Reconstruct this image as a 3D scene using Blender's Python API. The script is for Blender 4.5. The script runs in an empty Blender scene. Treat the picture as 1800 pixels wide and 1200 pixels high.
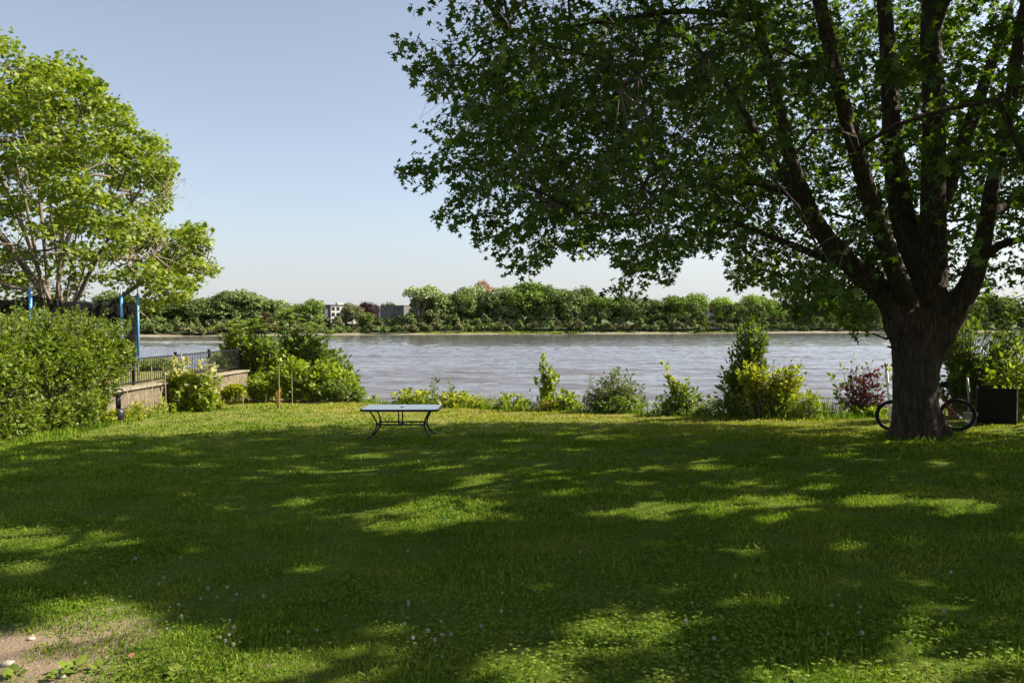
import bpy, bmesh, math, random
import numpy as np
from mathutils import Vector, Matrix
R = np.random.default_rng(7)
random.seed(7)
C = bpy.context.scene.collection
PI = math.pi
# ------------------------------------------------------------------ camera model (photo is 1800x1200)
F = 1300.0
PITCH = math.atan(29 / F)
cp, sp = math.cos(PITCH), math.sin(PITCH)
def P(px, py, D):
    u, v = (px - 900) / F, -(py - 600) / F
    y = cp + v * sp; z = v * cp - sp
    return np.array([u, y, z]) * (D / y)
def proj(p):
    p = np.atleast_2d(p)
    y = p[:, 1] * cp - p[:, 2] * sp; z = p[:, 1] * sp + p[:, 2] * cp
    y = np.where(y < .05, .05, y)
    return 900 + F * p[:, 0] / y, 600 - F * z / y
def ground0(x, y):
    x = np.asarray(x, float); y = np.asarray(y, float)
    return (-1.731 + .0398 * np.clip(x, -3, 10) - .0509 * np.clip(y, -6, 18) - .03 * np.clip(y - 18, 0, 60)
            + .025 * np.sin(x * .9 + 1) * np.sin(y * .7) + .012 * np.sin(x * 2.3 + y * 1.9))
BX = [-60, -40, -20, -12, -5.7, 0, 3.4, 6, 7.6, 9.5, 11.5, 13.9, 25, 60]
BY = [46, 41, 38, 35.5, 29.5, 24.9, 22.3, 19.6, 18.3, 18.6, 20, 21.2, 24, 35]
WATER = -4.7
def bank(x): return np.interp(x, BX, BY)
def ground(x, y):
    x = np.asarray(x, float); y = np.asarray(y, float)
    z = ground0(x, y)
    up = -2.06 - .008 * np.clip(y - 24, 0, 20)
    k = np.clip((y - 15) / 7, 0, 1); k = k * k * (3 - 2 * k)
    z = np.where(x < -12.02, z * (1 - k) + up * k, z)
    d = y - bank(x)
    t = np.clip(d / 4.5, 0, 1.6)
    return z - np.where(d > 0, (3.2) * (t ** 1.3), 0)
def gpt(px, py):
    lo, hi = 2.0, 60.0
    for D in np.arange(2, 60, .05):
        p = P(px, py, D)
        if p[2] <= ground0(p[0], p[1]): return np.array([p[0], p[1], float(ground0(p[0], p[1]))])
    return P(px, py, 60)
def edge(px, extra=.4):
    """the point of the bank's edge in this image column, on the ground"""
    for D in np.arange(10, 60, .05):
        x = (px - 900) / F * D
        if D >= bank(x) + extra: return np.array([x, D, float(ground(x, D))])
EL = math.radians(40); AZ = math.radians(80)
SUN = np.array([math.cos(EL) * math.sin(AZ), math.cos(EL) * math.cos(AZ), math.sin(EL)])

# ------------------------------------------------------------------ tags
def tag(o, label, cat=None, group=None, kind=None):
    if label: o['label'] = label
    if cat: o['category'] = cat
    if group: o['group'] = group
    if kind: o['kind'] = kind
    return o
def thing(name, label, cat, loc=(0, 0, 0), rz=0, group=None):
    o = bpy.data.objects.new(name, None); C.objects.link(o)
    o.location = tuple(float(v) for v in loc); o.rotation_euler = (0, 0, rz); o.empty_display_size = .2
    return tag(o, label, cat, group)

# ------------------------------------------------------------------ mesh builder
class MB:
    def __init__(s): s.v = []; s.f = {}; s.n = 0; s.m = {}
    def add(s, v, faces, mi=0):
        v = np.asarray(v, float).reshape(-1, 3)
        for f in faces:
            s.f.setdefault((len(f), mi), []).append(np.asarray(f, np.int64)[None, :] + s.n)
        s.v.append(v); s.n += len(v); return s
    def arr(s, v, faces, mi=0):
        v = np.asarray(v, float).reshape(-1, 3); faces = np.asarray(faces, np.int64)
        s.f.setdefault((faces.shape[1], mi), []).append(faces + s.n)
        s.v.append(v); s.n += len(v); return s
    def box(s, lo, hi, mi=0, M=None):
        a, b = lo, hi
        v = np.array([(x, y, z) for z in (a[2], b[2]) for y in (a[1], b[1]) for x in (a[0], b[0])], float)
        if M is not None: v = v @ M.T
        return s.arr(v, [(0, 2, 3, 1), (4, 5, 7, 6), (0, 1, 5, 4), (2, 6, 7, 3), (0, 4, 6, 2), (1, 3, 7, 5)], mi)
    def tube(s, pts, rad, n=6, mi=0, cap=True, closed=False):
        pts = np.asarray(pts, float); k = len(pts)
        rad = np.broadcast_to(np.asarray(rad, float), (k,))
        if closed: t = np.roll(pts, -1, 0) - np.roll(pts, 1, 0)
        else: t = np.gradient(pts, axis=0)
        t /= np.linalg.norm(t, axis=1)[:, None] + 1e-9
        ref = np.array([0, 0, 1.]) if abs(t[0, 2]) < .9 else np.array([1., 0, 0])
        u = np.cross(t[0], ref); u /= np.linalg.norm(u)
        out = []
        a = np.arange(n) / n * 2 * PI
        for i in range(k):
            u = u - t[i] * (u @ t[i]); u /= np.linalg.norm(u) + 1e-9
            w = np.cross(t[i], u)
            out.append(pts[i] + rad[i] * (np.cos(a)[:, None] * u + np.sin(a)[:, None] * w))
        v = np.concatenate(out)
        i = np.arange(k if closed else k - 1)[:, None] * n; j = np.arange(n)[None, :]; j2 = (j + 1) % n
        i2 = (i + n) % (k * n)
        f = np.stack([(i + j), (i + j2), (i2 + j2), (i2 + j)], -1).reshape(-1, 4)
        s.arr(v, f, mi)
        if cap and not closed:
            b = s.n - len(v)
            s.f.setdefault((n, mi), []).append(np.arange(n)[None, ::-1] + b)
            s.f.setdefault((n, mi), []).append(np.arange(n)[None, :] + b + (k - 1) * n)
        return s
    def lathe(s, prof, n=16, mi=0, c=(0, 0, 0)):
        a = np.arange(n) / n * 2 * PI
        v = np.concatenate([np.stack([r * np.cos(a), r * np.sin(a), np.full(n, z)], 1) for r, z in prof]) + np.asarray(c)
        k = len(prof); i = np.arange(k - 1)[:, None] * n; j = np.arange(n)[None, :]; j2 = (j + 1) % n
        return s.arr(v, np.stack([i + j, i + j2, i + n + j2, i + n + j], -1).reshape(-1, 4), mi)
    def build(s, name, mats, parent=None, smooth=False, origin=None):
        me = bpy.data.meshes.new(name)
        if s.n:
            v = np.concatenate(s.v)
            if origin is not None: v = v - np.asarray(origin, float)
            me.vertices.add(len(v)); me.vertices.foreach_set('co', v.astype(np.float32).ravel())
            loops = []; starts = []; mis = []; pos = 0
            for (k, mi), L in s.f.items():
                a = np.concatenate(L); loops.append(a.ravel())
                starts.append(pos + np.arange(len(a)) * k); pos += a.size; mis.append(np.full(len(a), mi))
            loops = np.concatenate(loops); starts = np.concatenate(starts); mis = np.concatenate(mis)
            me.loops.add(len(loops)); me.loops.foreach_set('vertex_index', loops.astype(np.int32))
            me.polygons.add(len(starts)); me.polygons.foreach_set('loop_start', starts.astype(np.int32))
            me.polygons.foreach_set('material_index', mis.astype(np.int32))
            me.polygons.foreach_set('use_smooth', np.full(len(starts), bool(smooth)))
            me.update(calc_edges=True)
        for m in (mats if isinstance(mats, (list, tuple)) else [mats]): me.materials.append(m)
        o = bpy.data.objects.new(name, me); C.objects.link(o)
        if parent is not None: o.parent = parent
        elif origin is not None: o.location = tuple(float(q) for q in origin)
        return o
# local coordinates: parts of a thing are built in world space and shifted by the thing's origin
def part(name, mb, mat, root, smooth=False):
    return mb.build(name, mat, root, smooth, origin=np.array(root.location))
def subpart(name, mb, mat, par, root, smooth=False):
    return mb.build(name, mat, par, smooth, origin=np.array(root.location))

# ------------------------------------------------------------------ materials
def newmat(name):
    m = bpy.data.materials.new(name); m.use_nodes = True
    nt = m.node_tree; nt.nodes.clear()
    return m, nt, nt.nodes.new('ShaderNodeOutputMaterial')
def N(nt, t, **kw):
    n = nt.nodes.new(t)
    for k, v in kw.items():
        if k in n.inputs: n.inputs[k].default_value = v
        else: setattr(n, k, v)
    return n
def ramp(nt, fac, stops):
    r = nt.nodes.new('ShaderNodeValToRGB'); e = r.color_ramp.elements
    e[0].position, e[1].position = stops[0][0], stops[-1][0]
    e[0].color, e[1].color = (*stops[0][1], 1), (*stops[-1][1], 1)
    for p, c in stops[1:-1]:
        q = e.new(p); q.color = (*c, 1)
    nt.links.new(fac, r.inputs[0]); return r.outputs[0]
def leafmat(name, cols, tr, trans=.42, gloss=.05, objvar=0.0, rough=.6, patch=0.0):
    """cols: colours picked per leaf; tr: multiplier colour for transmitted light"""
    m, nt, out = newmat(name); L = nt.links.new
    g = N(nt, 'ShaderNodeNewGeometry')
    fac = g.outputs['Random Per Island']
    if patch:
        tc = N(nt, 'ShaderNodeTexCoord'); nz = N(nt, 'ShaderNodeTexNoise', Scale=patch, Detail=5., Roughness=.65); L(tc.outputs['Object'], nz.inputs['Vector'])
        m1 = N(nt, 'ShaderNodeMapRange'); m1.inputs[1].default_value = .3; m1.inputs[2].default_value = .72; m1.inputs[3].default_value = -.38; m1.inputs[4].default_value = .42; L(nz.outputs[0], m1.inputs[0])
        m2 = N(nt, 'ShaderNodeMath', operation='ADD'); L(fac, m2.inputs[0]); L(m1.outputs[0], m2.inputs[1]); fac = m2.outputs[0]
    col = ramp(nt, fac, [(i / (len(cols) - 1), c) for i, c in enumerate(cols)])
    if objvar:
        oi = N(nt, 'ShaderNodeObjectInfo'); h = N(nt, 'ShaderNodeHueSaturation')
        mr = N(nt, 'ShaderNodeMapRange'); mr.inputs[3].default_value = 1 - objvar; mr.inputs[4].default_value = 1 + objvar
        L(oi.outputs['Random'], mr.inputs[0]); L(mr.outputs[0], h.inputs['Value']); L(col, h.inputs['Color']); col = h.outputs[0]
    d = N(nt, 'ShaderNodeBsdfDiffuse'); L(col, d.inputs[0])
    t = N(nt, 'ShaderNodeBsdfTranslucent'); mx = N(nt, 'ShaderNodeMix', data_type='RGBA', blend_type='MULTIPLY')
    mx.inputs[0].default_value = 1; L(col, mx.inputs[6]); mx.inputs[7].default_value = (*tr, 1); L(mx.outputs[2], t.inputs[0])
    s1 = N(nt, 'ShaderNodeMixShader', Fac=trans); L(d.outputs[0], s1.inputs[1]); L(t.outputs[0], s1.inputs[2])
    gl = N(nt, 'ShaderNodeBsdfGlossy', Roughness=rough); gl.inputs[0].default_value = (1, 1, 1, 1)
    s2 = N(nt, 'ShaderNodeMixShader', Fac=gloss * .4); L(s1.outputs[0], s2.inputs[1]); L(gl.outputs[0], s2.inputs[2])
    L(s2.outputs[0], out.inputs[0]); return m
def solid(name, col, rough=.6, metal=0., var=.25, scale=8., bump=0., stretch=(1, 1, 1), spec=.4):
    m, nt, out = newmat(name); L = nt.links.new
    b = N(nt, 'ShaderNodeBsdfPrincipled', Roughness=rough, Metallic=metal); b.inputs['Specular IOR Level'].default_value = spec
    tc = N(nt, 'ShaderNodeTexCoord'); mp = N(nt, 'ShaderNodeMapping'); mp.inputs['Scale'].default_value = stretch
    L(tc.outputs['Object'], mp.inputs[0])
    n = N(nt, 'ShaderNodeTexNoise', Scale=scale, Detail=6.); L(mp.outputs[0], n.inputs['Vector'])
    c = np.array(col)
    L(ramp(nt, n.outputs[0], [(.3, tuple(c * (1 - var))), (.7, tuple(np.minimum(c * (1 + var), 1)))]), b.inputs['Base Color'])
    if bump:
        bp = N(nt, 'ShaderNodeBump', Strength=bump, Distance=.03); L(n.outputs[0], bp.inputs['Height']); L(bp.outputs[0], b.inputs['Normal'])
    L(b.outputs[0], out.inputs[0]); return m
def barkmat(name, c1, c2, scale=9., zs=.22, bump=.9):
    m, nt, out = newmat(name); L = nt.links.new
    b = N(nt, 'ShaderNodeBsdfPrincipled', Roughness=.9); b.inputs['Specular IOR Level'].default_value = .15
    tc = N(nt, 'ShaderNodeTexCoord'); mp = N(nt, 'ShaderNodeMapping'); mp.inputs['Scale'].default_value = (1, 1, zs)
    L(tc.outputs['Object'], mp.inputs[0])
    n = N(nt, 'ShaderNodeTexNoise', Scale=scale, Detail=8., Roughness=.65); L(mp.outputs[0], n.inputs['Vector'])
    n2 = N(nt, 'ShaderNodeTexVoronoi', Scale=scale * 1.6, feature='DISTANCE_TO_EDGE')
    ad = N(nt, 'ShaderNodeMix', data_type='VECTOR'); ad.inputs[0].default_value = .12
    L(mp.outputs[0], ad.inputs[4]); L(n.outputs['Color'], ad.inputs[5]); L(ad.outputs[1], n2.inputs['Vector'])
    mm = N(nt, 'ShaderNodeMath', operation='MULTIPLY_ADD'); L(n2.outputs[0], mm.inputs[0]); mm.inputs[1].default_value = 1.2; L(n.outputs[0], mm.inputs[2])
    L(ramp(nt, mm.outputs[0], [(.35, c1), (.85, c2)]), b.inputs['Base Color'])
    bp = N(nt, 'ShaderNodeBump', Strength=bump, Distance=.05); L(mm.outputs[0], bp.inputs['Height']); L(bp.outputs[0], b.inputs['Normal'])
    L(b.outputs[0], out.inputs[0]); return m

M = {}
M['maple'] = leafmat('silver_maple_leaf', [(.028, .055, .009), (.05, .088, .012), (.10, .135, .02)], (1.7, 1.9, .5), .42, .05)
M['norway'] = leafmat('norway_maple_leaf', [(.09, .15, .011), (.16, .21, .015), (.27, .30, .03)], (1.25, 1.35, .5), .40, .06)
M['hedge'] = leafmat('hedge_leaf', [(.065, .118, .009), (.125, .18, .013), (.24, .28, .028)], (1.3, 1.4, .5), .42, .06)
M['sumac'] = leafmat('sumac_leaf', [(.075, .13, .012), (.14, .20, .018), (.23, .28, .03)], (1.3, 1.4, .5), .4, .05)
M['lime'] = leafmat('lime_green_leaf', [(.14, .20, .014), (.22, .28, .02), (.31, .35, .035)], (1.2, 1.3, .5), .42, .05)
M['yellow'] = leafmat('yellow_green_leaf', [(.20, .24, .014), (.30, .33, .02), (.39, .39, .04)], (1.15, 1.2, .5), .42, .05)
M['green'] = leafmat('fresh_green_leaf', [(.065, .115, .014), (.115, .17, .02), (.18, .235, .035)], (1.3, 1.4, .5), .4, .06)
M['grey_green'] = leafmat('grey_green_leaf', [(.09, .12, .045), (.14, .17, .06), (.2, .23, .09)], (1.2, 1.3, .6), .35, .05)
M['plum'] = leafmat('plum_leaf', [(.05, .02, .026), (.09, .036, .044), (.16, .07, .075)], (1.6, .9, .7), .3, .07)
M['cream'] = leafmat('cream_leaf', [(.30, .33, .08), (.46, .44, .2), (.6, .56, .34)], (1.1, 1.1, .8), .4, .04)
M['orange'] = leafmat('rusty_orange_weed', [(.25, .13, .03), (.32, .2, .04), (.3, .26, .05)], (1.1, 1., .5), .35, .03)
M['petal'] = leafmat('pale_flower', [(.42, .40, .33), (.56, .53, .46), (.48, .42, .37)], (1, 1, .9), .3, .02)
M['grass'] = leafmat('grass_blade', [(.058, .13, .009), (.10, .19, .013), (.165, .245, .022), (.26, .275, .05)], (1.2, 1.3, .5), .35, .012, patch=.9)
M['clover'] = leafmat('clover_leaf', [(.095, .16, .014), (.14, .205, .02), (.20, .25, .03)], (1.2, 1.3, .5), .35, .04)
M['reed'] = leafmat('grey_reed', [(.14, .17, .10), (.22, .25, .17), (.3, .33, .24)], (1, 1.05, .8), .35, .05)
FT = dict(olive=[(.055, .085, .024), (.085, .115, .034), (.115, .145, .045)], green=[(.058, .095, .016), (.085, .128, .022), (.12, .165, .032)],
          pale=[(.10, .13, .055), (.14, .17, .075), (.18, .205, .095)], dark=[(.042, .062, .016), (.058, .082, .022), (.08, .105, .028)],
          lime=[(.10, .155, .026), (.14, .195, .033), (.18, .23, .045)], purple=[(.026, .012, .018), (.04, .018, .024), (.058, .026, .03)],
          pink=[(.2, .13, .10), (.26, .17, .135), (.2, .16, .1)], brown=[(.065, .075, .03), (.095, .10, .042), (.125, .125, .055)])
for k, v in FT.items(): M['far_' + k] = leafmat('far_' + k + '_leaf', [tuple(1.8 * q for q in c) for c in v], (1.1, 1.15, .6), .16, .02, objvar=.24)  # far leaf colours lightened in place of haze
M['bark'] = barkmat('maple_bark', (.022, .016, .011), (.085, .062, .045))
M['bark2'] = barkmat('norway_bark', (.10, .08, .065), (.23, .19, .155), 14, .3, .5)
M['twig'] = solid('grey_twig', (.10, .08, .06), .9)
M['dead'] = solid('dead_pale_twig', (.42, .33, .27), .9)
M['stem'] = solid('green_brown_stem', (.12, .11, .05), .8)
M['black_metal'] = solid('black_painted_metal', (.012, .012, .013), .45)
M['tyre'] = solid('black_rubber', (.014, .014, .014), .85)
M['steel'] = solid('bare_steel', (.5, .5, .5), .35, 1.)
M['red'] = solid('red_bicycle_paint', (.36, .045, .02), .35)
M['stake'] = solid('weathered_stake', (.34, .27, .18), .85, stretch=(1, 1, .2), scale=20)
M['white'] = solid('white_paint', (.8, .79, .76), .55, var=.06)
M['greyplastic'] = solid('pale_grey_plastic', (.3, .31, .3), .5, var=.1)
M['blue'] = solid('blue_foam_sleeve', (.09, .28, .58), .5, var=.2)
M['galv'] = solid('galvanised_tube', (.55, .55, .56), .4, .8)
M['binwood'] = solid('dark_stained_boards', (.010, .007, .005), .95, stretch=(1, 1, 3), scale=9)

# ------------------------------------------------------------------ leaf templates: x across, y along, z normal
def tmpl(half, fold=.25):
    h = np.array(half, float); k = len(h)
    v = [(0, 0, 0), (0, 1, -.06)]
    for x, y in h: v.append((x, y, -fold * x - .06 * y * y))
    for x, y in h: v.append((-x, y, -fold * x - .06 * y * y))
    return np.array(v), [[0] + list(range(2, 2 + k)) + [1], [1] + list(range(2 + 2 * k - 1, 1 + k, -1)) + [0]]
T_MAPLE = tmpl([(.36, .03), (.16, .27), (.56, .60), (.15, .62)])
T_NORWAY = tmpl([(.46, .06), (.36, .3), (.62, .52), (.28, .68)])
T_OVAL = tmpl([(.24, .28), (.2, .66)])
T_HEART = tmpl([(.40, .08), (.34, .5)])
T_NARROW = tmpl([(.12, .3), (.09, .68)])
T_CARD = (np.array([(-.5, 0, 0), (.45, .08, .05), (.5, .9, 0), (-.4, 1., .06)]), [[0, 1, 2, 3]])
T_TRI = (np.array([(-.5, 0, 0), (.5, 0, 0), (.1, 1., 0)]), [[0, 1, 2]])
def unit(a): return a / (np.linalg.norm(a, axis=-1, keepdims=True) + 1e-9)
def leaves(mb, o, d, nrm, size, T, mi=0, wide=1.):
    o = np.asarray(o, float); n = len(o)
    if n == 0: return
    d = unit(d); nrm = unit(nrm - d * (nrm * d).sum(-1, keepdims=True)); x = np.cross(d, nrm)
    tv, tf = T; size = np.broadcast_to(size, (n,))
    B = np.stack([x * wide, d, nrm], 1)
    v = o[:, None, :] + np.einsum('kj,njc->nkc', tv, B) * size[:, None, None]
    k = len(tv); off = (np.arange(n) * k)[:, None]
    base = mb.n; first = True
    for f in tf:
        fa = np.asarray(f)[None, :] + off
        if first: mb.arr(v.reshape(-1, 3), fa, mi); first = False
        else: mb.f.setdefault((len(f), mi), []).append(fa + base)
def rsph(n): return unit(R.normal(size=(n, 3)))

# ------------------------------------------------------------------ growing a branch skeleton
def grow(init, ipar, anchors, step=.45, jit=.06):
    nodes = [np.asarray(p, float) for p in init]; par = list(ipar)
    arr = np.zeros((len(nodes) + len(anchors) * 60, 3)); arr[:len(nodes)] = nodes; n = len(nodes)
    d0 = np.array([np.min(((arr[:n] - a) ** 2).sum(1)) for a in anchors])
    for i in np.argsort(d0):
        a = anchors[i]
        dd = np.sqrt(((arr[:n] - a) ** 2).sum(1)) + .35 * np.clip(arr[:n, 2] - a[2], 0, 9)
        j = int(np.argmin(dd)); L = np.linalg.norm(arr[j] - a); k = max(1, int(L / step)); s = arr[j].copy(); p = j
        for q in range(1, k + 1):
            t = q / k; pt = s * (1 - t) + a * t + R.normal(size=3) * jit * (t < 1) + np.array([0, 0, .10 * L * math.sin(PI * t) * .5])
            arr[n] = pt; par.append(p); p = n; n += 1
    return arr[:n], np.array(par)
def radii(nodes, par, rtip=.007, ex=.45):
    c = np.ones(len(nodes))
    for i in range(len(nodes) - 1, -1, -1):
        if par[i] >= 0: c[par[i]] += c[i]
    return rtip * c ** ex
def skel_tubes(mb, nodes, par, rad, start, n=5, minr=0, test=None):
    """one tube per chain, beginning at node index `start`"""
    kids = {}
    for i in range(start, len(nodes)): kids.setdefault(par[i], []).append(i)
    heads = [i for i in range(start, len(nodes)) if par[i] < start or kids[par[i]][0] != i]
    for h in heads:
        ch = [par[h], h]
        while kids.get(ch[-1]): ch.append(kids[ch[-1]][0])
        if test is not None:
            q = 2
            while q < len(ch) and (rad[ch[q]] > .03 or test(nodes[ch[q]])): q += 1
            if not test(nodes[ch[1]]) and rad[ch[1]] < .03: continue
            ch = ch[:q]
        r = rad[ch].copy(); r[0] = min(r[0], r[1] * 1.25)
        if r[1] < minr: continue
        mb.tube(nodes[ch], r, n, cap=False)
def bez(a, b, c, n):
    t = np.linspace(0, 1, n)[:, None]
    return (1 - t) ** 2 * a + 2 * t * (1 - t) * b + t * t * c
def inpoly(px, py, poly):
    poly = np.asarray(poly, float); ins = np.zeros(len(px), bool); j = len(poly) - 1
    for i in range(len(poly)):
        xi, yi = poly[i]; xj, yj = poly[j]
        c = ((yi > py) != (yj > py)) & (px < (xj - xi) * (py - yi) / (yj - yi + 1e-9) + xi)
        ins ^= c; j = i
    return ins

# shoots: stems from base to tips with leaves along them
def shoots(fol, stm, bases, tips, leaf, per, T, start=.25, mi=0, rad=.006, out=.75, up=.35, lsd=.25, bow=.18, wide=1., petiole=.3, skipstem=False):
    for b, t in zip(bases, tips):
        L = np.linalg.norm(t - b)
        m = b * .45 + t * .55 + np.array([0, 0, bow * L]) * .5 + R.normal(size=3) * .05 * L
        m[:2] = b[:2] * .62 + t[:2] * .38
        if not skipstem: stm.tube(bez(b, m, t, 6), np.linspace(rad * 1.6, rad * .5, 6), 4, cap=False)
        k = max(2, int(per * R.uniform(.75, 1.25)))
        u = start + (1 - start) * R.uniform(0, 1, k) ** .85; u[0] = 1.
        p = (1 - u)[:, None] ** 2 * b + (2 * u * (1 - u))[:, None] * m + (u * u)[:, None] * t
        tg = unit((t - m)[None, :] + 0 * p)
        a = R.uniform(0, 2 * PI, k); rad2 = np.stack([np.cos(a), np.sin(a), R.uniform(-.5, .7, k)], 1)
        d = unit(rad2 * out + tg * .55 + R.normal(size=(k, 3)) * .15); d[0] = tg[0]
        nr = unit(np.array([0, 0, 1.]) * up + R.normal(size=(k, 3)) * .55 + d * .0 + SUN * .25)
        sz = leaf * np.clip(R.normal(1, lsd, k), .5, 1.6)
        leaves(fol, p + d * leaf * petiole, d, nr, sz, T, mi, wide)
def bush(name, label, cat, base, lobes, nsh, leaf, per, T, mat, start=.3, spread=.25, group=None, rad=.006, mat_stem='stem', **kw):
    """lobes: (dx,dy,dz, rx,ry,rz, weight) relative to base"""
    base = np.asarray(base, float)
    root = thing(name, label, cat, base, group=group)
    fol, st = MB(), MB()
    w = np.array([l[6] for l in lobes], float); w /= w.sum()
    for l, ww in zip(lobes, w):
        n = max(2, int(nsh * ww))
        d = rsph(n) * (R.uniform(.25, 1, n) ** .4)[:, None]
        tips = base + np.array(l[:3]) + d * np.array(l[3:6])
        bs = base + np.stack([R.normal(0, spread, n) + .25 * l[0], R.normal(0, spread * .7, n) + .25 * l[1], np.full(n, -.08)], 1)
        tips[:, 2] = np.maximum(tips[:, 2], base[2] + .06)
        shoots(fol, st, bs, tips, leaf, per, T, start=start, rad=rad, **kw)
    part('foliage', fol, M[mat], root)
    part('stems', st, M[mat_stem], root)
    return root

# ================================================================== SETTING
def ground_material():
    m, nt, out = newmat('lawn_ground'); L = nt.links.new
    b = N(nt, 'ShaderNodeBsdfPrincipled', Roughness=.95); b.inputs['Specular IOR Level'].default_value = .1
    tc = N(nt, 'ShaderNodeTexCoord')
    n1 = N(nt, 'ShaderNodeTexNoise', Scale=.55, Detail=6.); L(tc.outputs['Object'], n1.inputs['Vector'])
    n2 = N(nt, 'ShaderNodeTexNoise', Scale=14., Detail=8., Roughness=.7); L(tc.outputs['Object'], n2.inputs['Vector'])
    n3 = N(nt, 'ShaderNodeTexNoise', Scale=70., Detail=4., Roughness=.7); L(tc.outputs['Object'], n3.inputs['Vector'])
    a = N(nt, 'ShaderNodeMath', operation='MULTIPLY_ADD'); L(n2.outputs[0], a.inputs[0]); a.inputs[1].default_value = .8; L(n3.outputs[0], a.inputs[2])
    g = ramp(nt, a.outputs[0], [(.55, (.045, .065, .008)), (.85, (.09, .15, .013)), (1.15, (.165, .20, .03))])
    # dry thatch where the turf is thin, along the top of the bank and in scattered patches
    sx = N(nt, 'ShaderNodeSeparateXYZ'); L(tc.outputs['Object'], sx.inputs[0])
    mr = N(nt, 'ShaderNodeMapRange'); mr.inputs[1].default_value = 15; mr.inputs[2].default_value = 24; L(sx.outputs[1], mr.inputs[0])
    dm = N(nt, 'ShaderNodeMath', operation='MULTIPLY'); L(mr.outputs[0], dm.inputs[0])
    dr = ramp(nt, n1.outputs[0], [(.35, (.25, .25, .25)), (.7, (.85, .85, .85))]); L(dr, dm.inputs[1])
    mx = N(nt, 'ShaderNodeMix', data_type='RGBA'); L(dm.outputs[0], mx.inputs[0]); L(g, mx.inputs[6])
    dry = ramp(nt, a.outputs[0], [(.55, (.17, .14, .045)), (1.15, (.36, .29, .11))]); L(dry, mx.inputs[7])
    # bare sandy soil by the camera, lower left
    vm = N(nt, 'ShaderNodeVectorMath', operation='DISTANCE'); L(tc.outputs['Object'], vm.inputs[0]); vm.inputs[1].default_value = DIRT
    n4 = N(nt, 'ShaderNodeTexNoise', Scale=3.2, Detail=7., Roughness=.65); L(tc.outputs['Object'], n4.inputs['Vector'])
    sm = N(nt, 'ShaderNodeMath', operation='MULTIPLY_ADD'); L(n4.outputs[0], sm.inputs[0]); sm.inputs[1].default_value = -1.35; L(vm.outputs['Value'], sm.inputs[2])
    dmask = ramp(nt, sm.outputs[0], [(-.0, (1, 1, 1)), (.22, (0, 0, 0))])
    soil = ramp(nt, n3.outputs[0], [(.3, (.22, .16, .10)), (.7, (.47, .36, .25))])
    mx2 = N(nt, 'ShaderNodeMix', data_type='RGBA'); L(dmask, mx2.inputs[0]); L(mx.outputs[2], mx2.inputs[6]); L(soil, mx2.inputs[7])
    L(mx2.outputs[2], b.inputs['Base Color'])
    bp = N(nt, 'ShaderNodeBump', Strength=1., Distance=.05); L(a.outputs[0], bp.inputs['Height']); L(bp.outputs[0], b.inputs['Normal'])
    L(b.outputs[0], out.inputs[0]); return m
_d = gpt(28, 1162); DIRT = (float(_d[0]), float(_d[1]), float(_d[2]))
M['ground'] = ground_material()
xs = np.unique(np.concatenate([np.arange(-60, -20, 2.), np.arange(-20, 20, .4), np.arange(20, 61, 2.), [-12.04, -12.0]]))
ys = np.concatenate([np.arange(-12, 2, 1.), np.arange(2, 40, .33), np.arange(40, 56, 1.)])
X, Y = np.meshgrid(xs, ys); Z = ground(X, Y)
i = np.arange(len(ys) - 1)[:, None] * len(xs) + np.arange(len(xs) - 1)[None, :]
mb = MB(); mb.arr(np.stack([X, Y, Z], -1), np.stack([i, i + 1, i + 1 + len(xs), i + len(xs)], -1).reshape(-1, 4))
tag(mb.build('lawn', M['ground'], smooth=True), 'mown green lawn sloping down to the river', None, kind='structure')

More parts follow.
